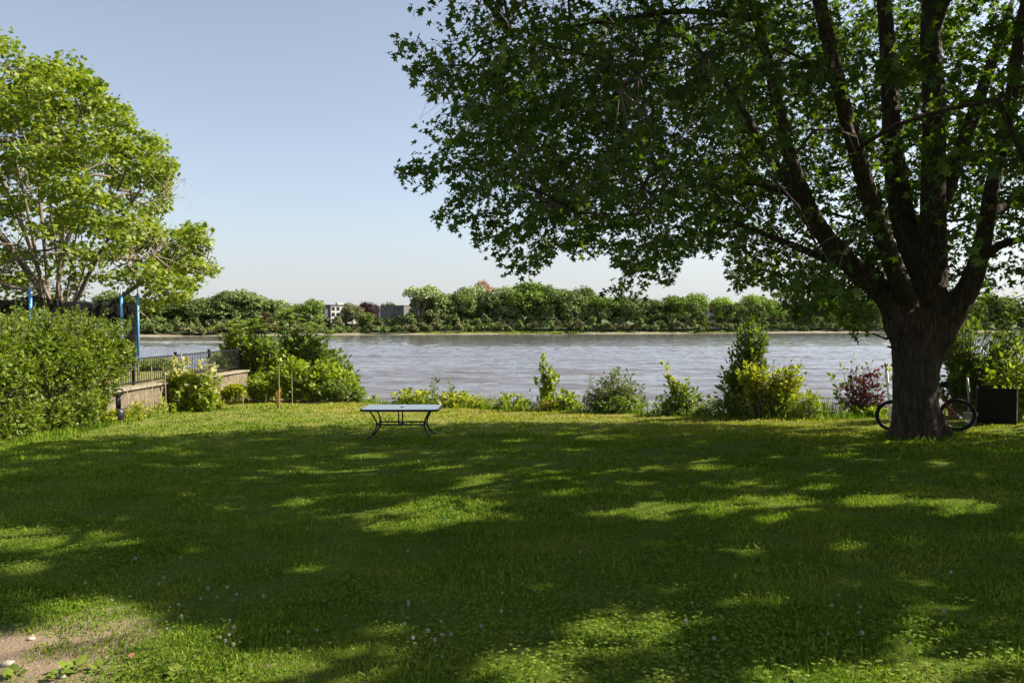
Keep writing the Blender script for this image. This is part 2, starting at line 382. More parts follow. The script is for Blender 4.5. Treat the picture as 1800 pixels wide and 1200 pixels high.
def water_material():
    m, nt, out = newmat('river_water'); L = nt.links.new
    b = N(nt, 'ShaderNodeBsdfPrincipled', Roughness=.12, IOR=1.33)
    tc = N(nt, 'ShaderNodeTexCoord')
    def noise(sc, stretch, det, rough=.6, dist=0.):
        mp = N(nt, 'ShaderNodeMapping'); mp.inputs['Scale'].default_value = stretch; mp.inputs['Rotation'].default_value = (0, 0, -.12)
        L(tc.outputs['Object'], mp.inputs[0])
        n = N(nt, 'ShaderNodeTexNoise', Scale=sc, Detail=det, Roughness=rough, Distortion=dist); L(mp.outputs[0], n.inputs['Vector']); return n
    w1 = noise(1.0, (.35, 1., 1), 5.); w2 = noise(.12, (.22, 1., 1), 4., .6, .4); w3 = noise(3.5, (.5, 1., 1), 3.)
    a = N(nt, 'ShaderNodeMath', operation='MULTIPLY_ADD'); L(w1.outputs[0], a.inputs[0]); a.inputs[1].default_value = 1.; L(w2.outputs[0], a.inputs[2])
    a2 = N(nt, 'ShaderNodeMath', operation='MULTIPLY_ADD'); L(w3.outputs[0], a2.inputs[0]); a2.inputs[1].default_value = .25; L(a.outputs[0], a2.inputs[2])
    gs = noise(.28, (.11, 1., 1), 8., .7, .3); gst = ramp(nt, gs.outputs[0], [(.35, (.6, .6, .6)), (.65, (1, 1, 1))])
    bp = N(nt, 'ShaderNodeBump', Distance=.07); L(gst, bp.inputs['Strength']); L(a2.outputs[0], bp.inputs['Height']); L(bp.outputs[0], b.inputs['Normal'])
    # silty body with painted ripple reflections, a few aerated streaks in the fast water
    st = noise(.35, (.05, 1., 1), 6., .65)
    col = ramp(nt, gs.outputs[0], [(.36, (.135, .13, .138)), (.50, (.115, .108, .112)), (.64, (.085, .078, .08))])
    fo = noise(1.6, (.12, 1., 1), 7., .75); 
    sx = N(nt, 'ShaderNodeSeparateXYZ'); L(tc.outputs['Object'], sx.inputs[0])
    vm = N(nt, 'ShaderNodeVectorMath', operation='SUBTRACT'); L(tc.outputs['Object'], vm.inputs[0]); vm.inputs[1].default_value = (-95, 205, WATER)
    vs = N(nt, 'ShaderNodeVectorMath', operation='MULTIPLY'); L(vm.outputs[0], vs.inputs[0]); vs.inputs[1].default_value = (1 / 48., 1 / 20., 0)
    ln = N(nt, 'ShaderNodeVectorMath', operation='LENGTH'); L(vs.outputs[0], ln.inputs[0])
    mk = ramp(nt, ln.outputs['Value'], [(.35, (1, 1, 1)), (1., (0, 0, 0))])
    fr = ramp(nt, fo.outputs[0], [(.52, (0, 0, 0)), (.62, (1, 1, 1))])
    mm = N(nt, 'ShaderNodeMix', data_type='RGBA', blend_type='MULTIPLY'); mm.inputs[0].default_value = 1; L(mk, mm.inputs[6]); L(fr, mm.inputs[7])
    mx = N(nt, 'ShaderNodeMix', data_type='RGBA'); L(mm.outputs[2], mx.inputs[0]); L(col, mx.inputs[6]); mx.inputs[7].default_value = (.75, .72, .68, 1)
    L(mx.outputs[2], b.inputs['Base Color'])
    rr = ramp(nt, mm.outputs[2], [(0, (.07, .07, .07)), (1, (.7, .7, .7))]); L(rr, b.inputs['Roughness'])
    L(b.outputs[0], out.inputs[0]); return m
us = np.linspace(-1.35, 1.35, 1100); Ds = [16.]
while Ds[-1] < 760: Ds.append(Ds[-1] + max(.11, .0042 * Ds[-1] if Ds[-1] < 160 else .011 * Ds[-1]))
Ds = np.array(Ds); U, DD = np.meshgrid(us, Ds); WX, WY = U * DD, DD; WZ = np.zeros_like(WX)
gust = .85 + .15 * np.sin(WX * .021 + 2 * np.sin(WY * .05)) * np.sin(WY * .16 + 1.1 * np.sin(WX * .013)) + .22 * np.sin(WY * .9 + 2 * np.sin(WX * .09))
for q in range(46):
    lam = .6 * (4.6 ** R.uniform(0, 1)); th = R.normal(-.10, .24) + PI / 2; k_ = 2 * PI / lam
    ph = k_ * (WX * math.cos(th) + WY * math.sin(th)) + R.uniform(0, 6.28) + .9 * np.sin(WX * .11 * R.uniform(.5, 1.5) + WY * .07)
    WZ += .0085 * lam ** .8 * np.sin(ph)
WZ = WZ * np.clip(gust, .15, 1.4)
nc = len(us); i = np.arange(len(Ds) - 1)[:, None] * nc + np.arange(nc - 1)[None, :]
mb = MB(); mb.arr(np.stack([WX, WY, WATER + WZ], -1), np.stack([i, i + 1, i + 1 + nc, i + nc], -1).reshape(-1, 4))
tag(mb.build('river', water_material(), smooth=True), 'wide rippled grey river between the lawn and far bank', None, kind='structure')

# far bank
SPX = [-600, 0, 240, 800, 1250, 1550, 1800, 2600]; SD = [235, 262, 290, 370, 407, 470, 520, 640]
def DS(px): return float(np.interp(px, SPX, SD))
def shore(px, dd=0): D = DS(px) + dd; return np.array([(px - 900) / F * D, D])
M['beach'] = solid('sandy_far_shore', (.17, .145, .10), .95, var=.45, scale=.25, stretch=(.3, 1, 1))
M['farland'] = solid('far_scrub_ground', (.045, .065, .018), .95, var=.4, scale=.08)
pxs = np.linspace(-600, 2600, 161)
rows = [(-6, WATER - .6), (0, WATER - .02), (3.0, WATER + .3), (8, WATER + 1.0)]
v = []
for px in pxs:
    wob = 2.2 * math.sin(px * .021) + 1.3 * math.sin(px * .057 + 1)
    for dd, z in rows:
        q = shore(px, dd + wob * (dd < 7)); v.append((q[0], q[1], z))
k = len(rows); f = [(i * k + j, (i + 1) * k + j, (i + 1) * k + j + 1, i * k + j + 1) for i in range(160) for j in range(k - 1)]
mb = MB(); mb.arr(np.array(v), f)
tag(mb.build('far_shore', M['beach'], smooth=True), 'pale sandy strip of shore across the river', None, kind='structure')
rows = [(4.6, WATER + .52), (8, WATER + 1.03), (20, WATER + 2.2), (48, WATER + 2.8), (80, WATER + 10), (300, WATER + 11), (1000, WATER + 11)]
v = []
for px in pxs:
    for dd, z in rows:
        q = shore(px, dd); v.append((q[0], q[1], z))
k = len(rows); f = [(i * k + j, (i + 1) * k + j, (i + 1) * k + j + 1, i * k + j + 1) for i in range(160) for j in range(k - 1)]
mb = MB(); mb.arr(np.array(v), f)
tag(mb.build('far_land', M['farland'], smooth=True), 'wooded low ground behind the far shore', None, kind='structure')

# ------------------------------------------------------------------ far trees
def crown_cards(mb, c, r, n, card, lumps=14, flat=.55):
    """clumped crown: lumps on an ellipsoid, leaf cards over each lump"""
    ld = rsph(lumps); ld[:, 2] = np.abs(ld[:, 2]) * 1.0 - .35 * (R.uniform(size=lumps) < .35)
    lc = c + ld * r * R.uniform(.45, .85, lumps)[:, None]
    lr = R.uniform(.16, .46, lumps) * np.mean(r)
    w = lr ** 2; k = R.choice(lumps, n, p=w / w.sum())
    d = rsph(n); d[:, 2] = np.where(d[:, 2] < -.3, -d[:, 2] * .6, d[:, 2])
    p = lc[k] + d * lr[k][:, None] * R.uniform(.72, 1.08, n)[:, None]
    leaves(mb, p, unit(R.normal(size=(n, 3)) + d * .4), unit(d + R.normal(size=(n, 3)) * .28), card * R.uniform(.6, 1.4, n), T_CARD)
far_variants = []
for vi in range(7):
    mb, tr = MB(), MB()
    tall = [1.0, 1.25, .85, 1.1, 1.4, .95, 1.15][vi]
    crown_cards(mb, np.array([0, 0, .58]), np.array([.44, .44, .42]), 3800, .030, 30 + 5 * (vi % 3))
    crown_cards(mb, np.array([0, 0, .34]), np.array([.40, .40, .30]), 1800, .030, 20)
    tr.tube([(0, 0, 0), (.01, 0, .2), (-.01, .01, .45), (.02, 0, .8)], [.022, .018, .013, .004], 6)
    for q in range(6):
        a = R.uniform(0, 2 * PI); z = R.uniform(.25, .5)
        tr.tube([(0, 0, z), (.12 * math.cos(a), .12 * math.sin(a), z + .13), (.25 * math.cos(a), .25 * math.sin(a), z + .27)], [.009, .006, .002], 4, cap=False)
    far_variants.append((mb, tr))
airy = MB(), MB()
crown_cards(airy[0], np.array([0, 0, .72]), np.array([.46, .42, .26]), 1500, .034, 11)
for q in range(9):
    a = R.uniform(0, 2 * PI); e = R.uniform(.2, .38)
    airy[1].tube([(0, 0, .15), (.1 * math.cos(a), .1 * math.sin(a), .45), (e * math.cos(a), e * math.sin(a), .82)], [.014, .011, .003], 5, cap=False)
airy[1].tube([(0, 0, 0), (.01, 0, .25)], [.03, .02], 6)
far_variants.append(airy)
_cache = {}
def far_tree(px, top, w, kind, label, var, dd=18):
    D = DS(px) + dd; zb = WATER + 2.0; zt = P(px, top, D)[2]; H = zt - zb; W = w * 1.35 / F * D
    key = (var, kind)
    root = thing('far_tree', label, 'tree', ((px - 900) / F * D, D, zb), R.uniform(0, 6.28), 'trees on the far bank')
    if key not in _cache:
        c = far_variants[var][0].build('crown', M['far_' + kind], root); t = far_variants[var][1].build('trunk', M['twig'] if var != 7 else M['bark2'], root)
        _cache[key] = (c, t)
    else:
        for s in _cache[key]:
            q = s.copy(); C.objects.link(q); q.parent = root
    root.scale = (W / .92, W / .92, H / .98)
    return root
FAR = [
 (255, 523, 66, 'dark', 'dark tree on far bank just right of the blue trampoline poles', 0, 18),
 (312, 521, 70, 'dark', 'dark rounded far-bank tree under the lowest bough of the left maple', 2, 20),
 (366, 527, 58, 'olive', 'olive far-bank tree at the right tip of the left maple', 3, 22),
 (424, 512, 88, 'olive', 'broad domed olive tree on far bank above the left sumac fronds', 5, 22),
 (482, 527, 56, 'pale', 'pale thin-leaved far-bank tree standing right of the broad olive dome', 1, 30),
 (466, 549, 26, 'purple', 'small dark purple tree low on far bank, left of the sumac tip', 2, 14),
 (522, 533, 40, 'dark', 'dark far-bank tree half hidden behind the sumac tip', 0, 26),
 (548, 527, 40, 'green', 'round bright green tree touching the left side of the white apartment block', 5, 18),
 (619, 535, 36, 'brown', 'olive-brown tree in front of the white apartment balconies', 3, 16),
 (645, 531, 29, 'purple', 'deep purple rounded tree between the white and the grey apartment blocks', 2, 24),
 (643, 549, 24, 'green', 'small green tree in front of the deep purple rounded one', 1, 14),
 (684, 531, 26, 'dark', 'dark treetop showing over the roof of the grey apartment block', 0, 75),
 (735, 502, 66, 'pale', 'tall airy pale tree with forked bare trunk right of the grey apartment', 7, 20),
 (772, 512, 54, 'olive', 'leafy olive tree right beside the tall airy pale one', 0, 24),
 (812, 510, 50, 'olive', 'olive tree on far bank left of the pink-topped tree, nearer the apartments', 3, 22),
 (834, 503, 42, 'pale', 'pale tree directly left of the pink-topped tree on the far bank', 7, 30),
 (855, 494, 34, 'pink', 'tall tree with pinkish crown rising above the far wood', 7, 34),
 (886, 505, 48, 'pale', 'pale olive tree directly right of the pink-topped tree', 1, 26),
 (930, 496, 78, 'green', 'broadest and tallest green tree in the middle of the far bank', 5, 24),
 (968, 506, 50, 'olive', 'olive tree directly right of the tallest green tree on far bank', 3, 20),
 (1000, 503, 52, 'olive', 'olive tree above the open river gap right of the lone young poplar', 4, 26),
 (1027, 503, 36, 'dark', 'narrow dark treetop at the right end of the tall far wood', 0, 30),
 (1054, 515, 50, 'green', 'green tree where the far skyline steps down behind the hanging maple spray', 6, 20),
 (1100, 520, 58, 'olive', 'olive tree just below the lowest hanging maple spray', 2, 20),
 (1142, 527, 46, 'olive', 'low olive tree in the dip of the far skyline', 1, 18),
 (1180, 521, 54, 'green', 'round green tree right of the dip in the far skyline', 5, 20),
 (1222, 516, 50, 'green', 'dense green tree left of the red-roofed house', 2, 24),
 (1270, 518, 38, 'lime', 'bright lime tree just right of the red-roofed house', 4, 18),
 (1296, 527, 42, 'olive', 'olive tree between the two bright lime trees', 6, 22),
 (1317, 519, 34, 'lime', 'smaller bright lime tree right of the first one by the house', 1, 20),
 (1346, 524, 44, 'green', 'green far-bank tree behind the tip of the tall riverside shrub', 3, 20),
 (1372, 504, 42, 'pale', 'pale tall far tree showing above the dark hanging maple leaves', 7, 60),
 (1414, 533, 44, 'olive', 'olive far-bank tree in front of the grey-roofed house', 5, 14),
 (1456, 524, 50, 'olive', 'olive far-bank tree right of the grey-roofed house', 0, 20),
 (1486, 511, 50, 'pale', 'pale grey-green tree far back, left of the maple trunk', 1, 60),
 (1526, 518, 54, 'green', 'green far-bank tree right against the left side of the maple trunk', 6, 20),
 (1690, 516, 60, 'green', 'green far-bank tree right against the right side of the maple trunk', 2, 20),
 (1750, 520, 60, 'olive', 'olive far-bank tree at the right edge of the photo', 3, 20),
 (205, 515, 70, 'olive', 'olive far-bank tree behind the right end of the trampoline net', 3, 20),
]
for a in FAR: far_tree(*a)
# the wood behind and the scrub along the waterline read as one mass each
mb = MB()
for px in np.arange(-250, 2100, 21):
    if 560 < px < 728: continue
    top = np.interp(px, [-250, 240, 420, 540, 730, 860, 930, 1030, 1130, 1220, 1550, 2000], [520, 528, 522, 536, 518, 508, 504, 512, 530, 526, 526, 524]) + R.uniform(0, 9)
    D = DS(px) + R.uniform(30, 60); zt = P(px, top, D)[2]; zb = WATER + 2; H = zt - zb
    crown_cards(mb, np.array([(px - 900) / F * D, D, zb + H * .55]), np.array([H * .40, H * .36, H * .47]), 900, 1.0, 12)
    if R.uniform() < .55: crown_cards(mb, np.array([(px - 896) / F * D, D - 22, zb + H * .62]), np.array([H * .22, H * .22, H * R.uniform(.32, .46)]), 500, .9, 8)
    crown_cards(mb, np.array([(px - 890) / F * D, D - 14, zb + H * .33]), np.array([H * .40, H * .3, H * .36]), 700, 1.0, 10)
tag(mb.build('far_wood', M['far_olive']), 'mass of olive woodland behind the far-bank trees', 'wood', kind='stuff')
mb = MB(); mb2 = MB()
for px in np.arange(-250, 2100, 8.5):
    top = np.interp(px, [240, 540, 575, 605, 640, 760, 800, 1200, 1550], [552, 556, 567, 563, 561, 553, 550, 549, 550]) + R.uniform(-9, 10)
    for q in range(2):
        D = DS(px) + (R.uniform(5, 11) if q else R.uniform(11, 20)); zb = WATER + .9; H = (P(px, top + 9 * q, D)[2] - zb) * (R.uniform(.8, 1.15) if q == 0 else R.uniform(.4, .85))
        crown_cards(mb if R.uniform() < .5 else mb2, np.array([(px - 900) / F * D, D, zb + H * .5]), np.array([R.uniform(1.8, 3.6), 2., H * .52]), 320, .75, 7)
tag(mb.build('far_undergrowth', M['far_olive']), 'olive green scrub packed along the far waterline', 'scrub', kind='stuff')
tag(mb2.build('far_undergrowth', M['far_brown']), 'dull olive scrub mixed in along the far waterline', 'scrub', kind='stuff')
# grassy spots on the far beach
mb = MB()
for px in np.concatenate([R.uniform(740, 990, 500), R.uniform(990, 1300, 120)]):
    q = shore(px, R.uniform(3, 7.5)); n = 5
    o = np.array([q[0], q[1], WATER + .6]) + R.normal(size=(n, 3)) * np.array([.8, .5, .12])
    leaves(mb, o, np.array([0, 0, 1.]) + R.normal(size=(n, 3)) * .3, rsph(n), R.uniform(.4, .9, n), T_TRI)
tag(mb.build('shore_grass', M['lime']), 'strip of light green grass on the far sandy shore', 'grass', kind='stuff')

# ------------------------------------------------------------------ far buildings
M['bwhite'] = solid('pale_render', (.55, .52, .50), .8, var=.02, scale=.05)
M['bgrey'] = solid('grey_and_shaded_wall', (.13, .125, .125), .85, var=.05, scale=.05)  # grey walls, with the shade of faces away from the sun in the colour
M['bglass'] = solid('dark_window_glass', (.03, .035, .04), .15, var=.2)
M['rooftar'] = solid('dark_flat_roof', (.10, .10, .10), .9)
M['redroof'] = solid('red_brown_shingles', (.26, .12, .085), .85, var=.2, scale=1.)
M['greyroof'] = solid('grey_shingles', (.30, .26, .24), .85, var=.2, scale=1.)
def lbox(mb, root, lo, hi): return mb.box(lo, hi)
def building(px, D, rz, label, name='apartment_building'):
    return thing(name, label, 'building', ((px - 900) / F * D, D, WATER + 2.5), rz)
def lpart(name, mb, mat, root, par=None): return mb.build(name, mat, par or root)
# white block
D = DS(590) + 44
r = building(590, D, math.radians(34), 'white three-storey apartment block with balconies on far bank')
H = P(592, 537, D)[2] - (WATER + 2.5)
w = MB(); w.box((-4, -4, 0), (9, 8, H)); lpart('wall', w, M['bwhite'], r)
w = MB(); w.box((-7.2, -3.4, 0), (-4.01, 8, H - .4)); lpart('side_wall', w, M['bgrey'], r)  # shade of the white block's left side put into a grey wall
w = MB(); w.box((-7.4, -4.3, H + .002), (9.3, 8.3, H + .35)); lpart('roof', w, M['rooftar'], r)
w = MB(); w.box((1.5, 1, H + .352), (4.5, 4, H + 1.6)); lpart('stair_hut', w, M['bwhite'], r)
for fl in range(3):
    z = H - 3.0 * (fl + 1) + .55
    for x0, x1 in ((-3.4, -1.9), (-.8, .6)):
        fr = MB(); fr.box((x0 - .1, -4.08, z - .1), (x1 + .1, -4.003, z + 1.75)); fo = lpart('window', fr, M['bwhite'], r)
        g = MB(); g.box((x0, -4.14, z), (x1, -4.085, z + 1.65)); lpart('pane', g, M['bglass'], r, fo)
    for y0 in (-2.5, 2.5):
        fr = MB(); fr.box((9.003, y0 - .1, z - .6), (9.08, y0 + 2.6, z + 1.75)); fo = lpart('window', fr, M['bwhite'], r)
        g = MB(); g.box((9.085, y0, z - .5), (9.14, y0 + 2.5, z + 1.65)); lpart('pane', g, M['bglass'], r, fo)
    s = MB(); s.box((2.2, -6, z - .95), (8.6, -4.003, z - .7)); so = lpart('balcony', s, M['bwhite'], r)
    rl = MB(); rl.box((2.2, -6.0, z - .698), (8.6, -5.9, z + .25)); rl.box((2.2, -5.898, z - .698), (2.3, -4.01, z + .25)); rl.box((8.5, -5.898, z - .698), (8.6, -4.01, z + .25)); lpart('railing', rl, M['bwhite'], r, so)
    g = MB(); g.box((3, -4.08, z - .68), (7.8, -4.003, z + 1.5)); lpart('balcony_door', g, M['bglass'], r)
# grey block
D = DS(690) + 46
r = building(692, D, math.radians(-24), 'grey three-storey apartment block with white end on far bank')
H = P(692, 538, D)[2] - (WATER + 2.5)
w = MB(); w.box((-5.5, -4, 0), (9, 8, H)); lpart('wall', w, M['bgrey'], r)
w = MB(); w.box((-6.3, -4.6, 0), (-5.51, 8, H + .3)); lpart('end_wall', w, M['bwhite'], r)
w = MB(); w.box((-11, -3, 0), (-6.31, 7, H - .1)); lpart('stair_wing', w, M['bgrey'], r)
w = MB(); w.box((-12.2, -4.2, 0), (-11.01, 7, H - .6)); lpart('end_wall', w, M['bwhite'], r)
w = MB(); w.box((-5.5, -4.2, H + .002), (9.2, 8.2, H + .3)); lpart('roof', w, M['rooftar'], r)
for fl in range(3):
    z = H - 3.0 * (fl + 1) + .7
    for x0 in (-9.8, -8, -3, -.6, 2.6, 5.2):
        yf = -3. if x0 < -6.3 else -4.
        fr = MB(); fr.box((x0 - .1, yf - .08, z - .1), (x0 + 1.5, yf - .003, z + 1.5)); fo = lpart('window', fr, M['greyplastic'], r)
        g = MB(); g.box((x0, yf - .14, z), (x0 + 1.4, yf - .085, z + 1.4)); lpart('pane', g, M['bglass'], r, fo)
# two houses on the right
def house(px, ridge, w, dd, label, roofm, rz):
    D = DS(px) + dd; s = w / F * D; zr = P(px, ridge, D)[2]; zb = WATER + 2.5; e = zr - s * .26 - zb
    r = thing('house', label, 'house', ((px - 900) / F * D, D, zb), rz)
    b = MB(); b.box((-s / 2, -s * .3, 0), (s / 2, s * .3, e)); lpart('wall', b, M['bwhite'], r)
    a = s / 2 + .5; c = s * .3 + .5; h = s * .26; q = s * .2
    v = [(-a, -c, e), (a, -c, e), (a, c, e), (-a, c, e), (-q, 0, e + h), (q, 0, e + h)]
    v2 = [(x, y, z + .004) for x, y, z in v]
    b = MB(); b.add(v2, [(0, 1, 5, 4), (2, 3, 4, 5), (1, 2, 5), (3, 0, 4), (3, 2, 1, 0)]); ro = lpart('roof', b, roofm, r)
    b = MB(); b.box((q * .5, -.5, e + h * .6), (q * .5 + .9, .5, e + h + 1.1)); lpart('chimney', b, M['redroof'], r, ro)
    for x0 in (-s * .35, -s * .05, s * .2):
        f_ = MB(); f_.box((x0 - .1, -s * .3 - .08, e - 2.3), (x0 + 1.5, -s * .3 - .003, e - .5)); fo = lpart('window', f_, M['white'], r)
        g = MB(); g.box((x0, -s * .3 - .14, e - 2.2), (x0 + 1.4, -s * .3 - .085, e - .6)); lpart('pane', g, M['bglass'], r, fo)
house(1248, 536, 28, 24, 'red-roofed house among trees on the far bank', M['redroof'], .5)
house(1420, 529, 52, 34, 'wide grey-roofed house behind hanging maple leaves on the far bank', M['greyroof'], -.1)

# ================================================================== BIG SILVER MAPLE
TB = P(1612, 768, 14.0); TB[2] = float(ground(TB[0], TB[1]))
maple = thing('maple_tree', 'huge dark multi-stemmed maple overhanging the right half of the lawn', 'tree', TB)
def L3(pts): return np.array([P(px, py, D) for px, py, D in pts])
def w2r(w, D): return w / F * D / 2
limbs = []
def limb(pts, ws):
    if len(limbs): ws = [w * (1 if j < 2 else .92 if j < 3 else .84) for j, w in enumerate(ws)]
    p = L3(pts); r = np.array([w2r(w, q[2]) for w, q in zip(ws, pts)])
    # resample smoothly (Catmull-Rom)
    n = len(p); out, rr = [], []
    for i in range(n - 1):
        p0, p1, p2, p3 = p[max(i - 1, 0)], p[i], p[i + 1], p[min(i + 2, n - 1)]
        for t in np.linspace(0, 1, 5, endpoint=(i == n - 2)):
            out.append(.5 * ((2 * p1) + (-p0 + p2) * t + (2 * p0 - 5 * p1 + 4 * p2 - p3) * t * t + (-p0 + 3 * p1 - 3 * p2 + p3) * t ** 3)); rr.append(r[i] * (1 - t) + r[i + 1] * t)
    limbs.append((np.array(out), np.array(rr)))
limb([(1612, 785, 14), (1612, 768, 14), (1610, 745, 14), (1609, 700, 14), (1610, 650, 14), (1612, 600, 14), (1612, 570, 14), (1614, 540, 14)], [112, 94, 79, 73, 75, 84, 84, 70])
limb([(1608, 665, 14), (1588, 570, 13.95), (1560, 522, 13.9), (1500, 470, 13.7), (1450, 415, 13.5), (1415, 350, 13.3), (1383, 257, 13.1), (1363, 167, 12.9), (1330, 33, 12.6), (1290, -120, 12.3), (1240, -260, 12)], [30, 66, 48, 42, 38, 33, 28, 25, 20, 15, 9])
limb([(1450, 415, 13.5), (1400, 340, 13.8), (1343, 263, 14), (1303, 187, 14.2), (1240, 100, 14.3), (1150, 20, 14.4), (1060, -50, 14.5)], [26, 22, 18, 15, 12, 10, 7])
limb([(1618, 600, 14), (1630, 540, 14.05), (1638, 450, 14.1), (1640, 350, 14.2), (1642, 200, 14.3), (1636, 60, 14.3), (1640, -120, 14.2), (1620, -400, 14), (1610, -700, 13.6)], [72, 62, 54, 48, 44, 40, 34, 26, 14])
limb([(1625, 480, 14.1), (1592, 400, 14.7), (1574, 300, 15.1), (1566, 200, 15.4), (1560, 80, 15.6), (1545, -100, 16), (1520, -350, 16.5)], [50, 42, 40, 36, 32, 26, 14])
limb([(1612, 700, 14), (1650, 592, 13.9), (1700, 510, 13.8), (1722, 450, 13.7), (1734, 390, 13.6), (1745, 320, 13.5), (1772, 210, 13.3), (1790, 80, 13.1), (1815, -80, 12.9), (1840, -300, 12.6)], [30, 50, 43, 36, 32, 28, 26, 24, 18, 10])
limb([(1722, 455, 13.7), (1760, 430, 13.3), (1810, 415, 12.8), (1900, 370, 12.2), (2000, 300, 11.8)], [20, 16, 13, 10, 6])
limb([(1740, 372, 13.6), (1770, 360, 13.9), (1830, 310, 14.5), (1930, 240, 15), (2050, 150, 15.5)], [22, 18, 15, 12, 7])
limb([(1600, 540, 13.95), (1560, 440, 12.6), (1500, 250, 11.2), (1440, 0, 10), (1380, -300, 9), (1300, -700, 8)], [34, 32, 30, 28, 24, 14])
limb([(1640, 400, 14.15), (1690, 260, 15.5), (1740, 120, 17), (1780, 0, 18.5)], [30, 26, 20, 10])
limb([(1636, 60, 14.3), (1730, -200, 13), (1850, -500, 11.5), (1900, -900, 10)], [28, 24, 18, 9])
limb([(1500, 470, 13.7), (1440, 450, 14.4), (1340, 410, 15), (1220, 370, 15.5), (1100, 345, 16)], [20, 15, 12, 9, 5])
limb([(1415, 350, 13.3), (1320, 320, 12.6), (1200, 330, 12), (1080, 345, 11.6), (980, 355, 11.3)], [17, 13, 10, 8, 5])
limb([(1330, 33, 12.6), (1200, 20, 12), (1050, 40, 11.4), (900, 60, 11)], [14, 12, 9, 5])
limb([(1560, 597, 13.98), (1530, 585, 13.6), (1490, 578, 13.2), (1430, 560, 12.8)], [7, 5, 4, 2])
tb = MB()
for p, r_ in limbs: tb.tube(p, r_, 14)
for a in np.linspace(0, 2 * PI, 8)[:-1] + .3:      # root flare
    d = np.array([math.cos(a), math.sin(a), 0]) * R.uniform(.85, 1.15)
    tb.tube([TB + d * .25 + [0, 0, .5], TB + d * .42 + [0, 0, .12], TB + d * .62 + [0, 0, -.12]], [.14, .12, .05], 8)
tb.tube([P(1585, 618, 13.9), P(1561, 608, 13.75), P(1556, 613, 13.7)], [.05, .04, .02], 6)
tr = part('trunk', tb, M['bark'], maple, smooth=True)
md = tr.modifiers.new('fuse', 'REMESH'); md.mode = 'VOXEL'; md.voxel_size = .035; md.use_smooth_shade = True
ms = tr.modifiers.new('soften', 'SMOOTH'); ms.iterations = 6; ms.factor = .5
tx = bpy.data.textures.new('bark_ridges', 'CLOUDS'); tx.noise_scale = .09
mdp = tr.modifiers.new('ridges', 'DISPLACE'); mdp.texture = tx; mdp.strength = .035; mdp.mid_level = .5; mdp.texture_coords = 'LOCAL'

# gaps in the crown: sunlit spots of lawn the photograph shows (px ellipses on the ground)
LIT = [(778, 894, 95, 17), (835, 910, 60, 10), (640, 917, 32, 11), (978, 869, 42, 6), (1031, 905, 26, 8), (1133, 899, 62, 18), (1231, 894, 60, 15),
       (1333, 883, 62, 12), (1342, 914, 26, 8), (1324, 970, 32, 7), (751, 939, 26, 7), (1115, 930, 17, 5), (1169, 1037, 40, 7), (1244, 1090, 24, 13),
       (969, 1134, 45, 45), (911, 1180, 110, 30), (635, 1160, 58, 36), (631, 1108, 52, 12), (1355, 1182, 170, 20), (1329, 1054, 42, 9),
       (1680, 893, 62, 13), (1520, 885, 48, 15), (1480, 960, 26, 8), (1720, 1055, 38, 12), (1620, 1030, 32, 8), (1560, 1115, 48, 20), (1620, 1182, 170, 18),
       (1640, 815, 24, 6), (1440, 858, 34, 7), (1765, 1165, 50, 20), (640, 832, 36, 7), (60, 950, 125, 18), (30, 1000, 70, 10), (120, 1072, 120, 20),
       (110, 1162, 310, 62), (430, 1170, 140, 34), (350, 1120, 70, 14), (410, 1045, 34, 9), (500, 1110, 70, 16), (1100, 850, 26, 4), (1230, 822, 34, 4), (900, 775, 26, 3), (1060, 768, 60, 3), (1330, 790, 40, 4), (1470, 800, 30, 4), (780, 825, 30, 4)]
EDGE = [(-3000, 1000), (-200, 830), (0, 792), (60, 779), (140, 768), (300, 754), (550, 747), (900, 743), (1250, 746), (1450, 753), (1560, 757), (1620, 757), (1900, 757), (4000, 757)]
def vnoise(x, y, s, ph=0.):
    return (np.sin(x * s + 1.3 + ph + 1.7 * np.sin(y * s * .7 + ph)) * np.sin(y * s * 1.1 + .4 + 1.5 * np.sin(x * s * .8 + 2 * ph)))
DAP = [(R.uniform(-11, 10), R.uniform(4.5, 19.5), R.uniform(.2, .5), R.uniform(.2, .5), R.uniform(.45, .95)) for _ in range(110)]
RAYS = [(P(1641, 600, 13.5), .16, .25), (P(1640, 650, 13.5), .16, .25), (P(1637, 700, 13.5), .14, .25), (P(1580, 470, 13), .3, .5), (P(1690, 160, 12.6), .3, .6), (P(1780, 210, 12.5), .35, .6), (P(1500, 60, 11.5), .25, .5), (P(1180, 90, 10), .25, .5), (P(1020, 60, 9.5), .25, .5),
        (P(1130, 270, 10.5), .3, .5), (P(1090, 390, 10.5), .22, .4), (P(960, 210, 10.2), .2, .5), (P(1380, 160, 11.5), .2, .5), (P(1540, 230, 12), .25, .5), (P(1730, 60, 12), .3, .5), (P(1260, 240, 11), .2, .4), (P(860, 60, 10), .25, .5), (P(1420, 330, 12), .22, .5), (P(1790, 90, 12), .3, .5), (P(1640, 20, 11.5), .25, .5)]
def sunshaft(p):
    """leaves standing in the way of a few shafts of sun that reach the trunk and the shaded side of the crown"""
    out = np.zeros(len(p), bool)
    for t, r_, near in RAYS:
        v = p - t; a = v @ SUN; out |= (a > near) & (np.linalg.norm(v - a[:, None] * SUN, axis=1) < r_)
    return out
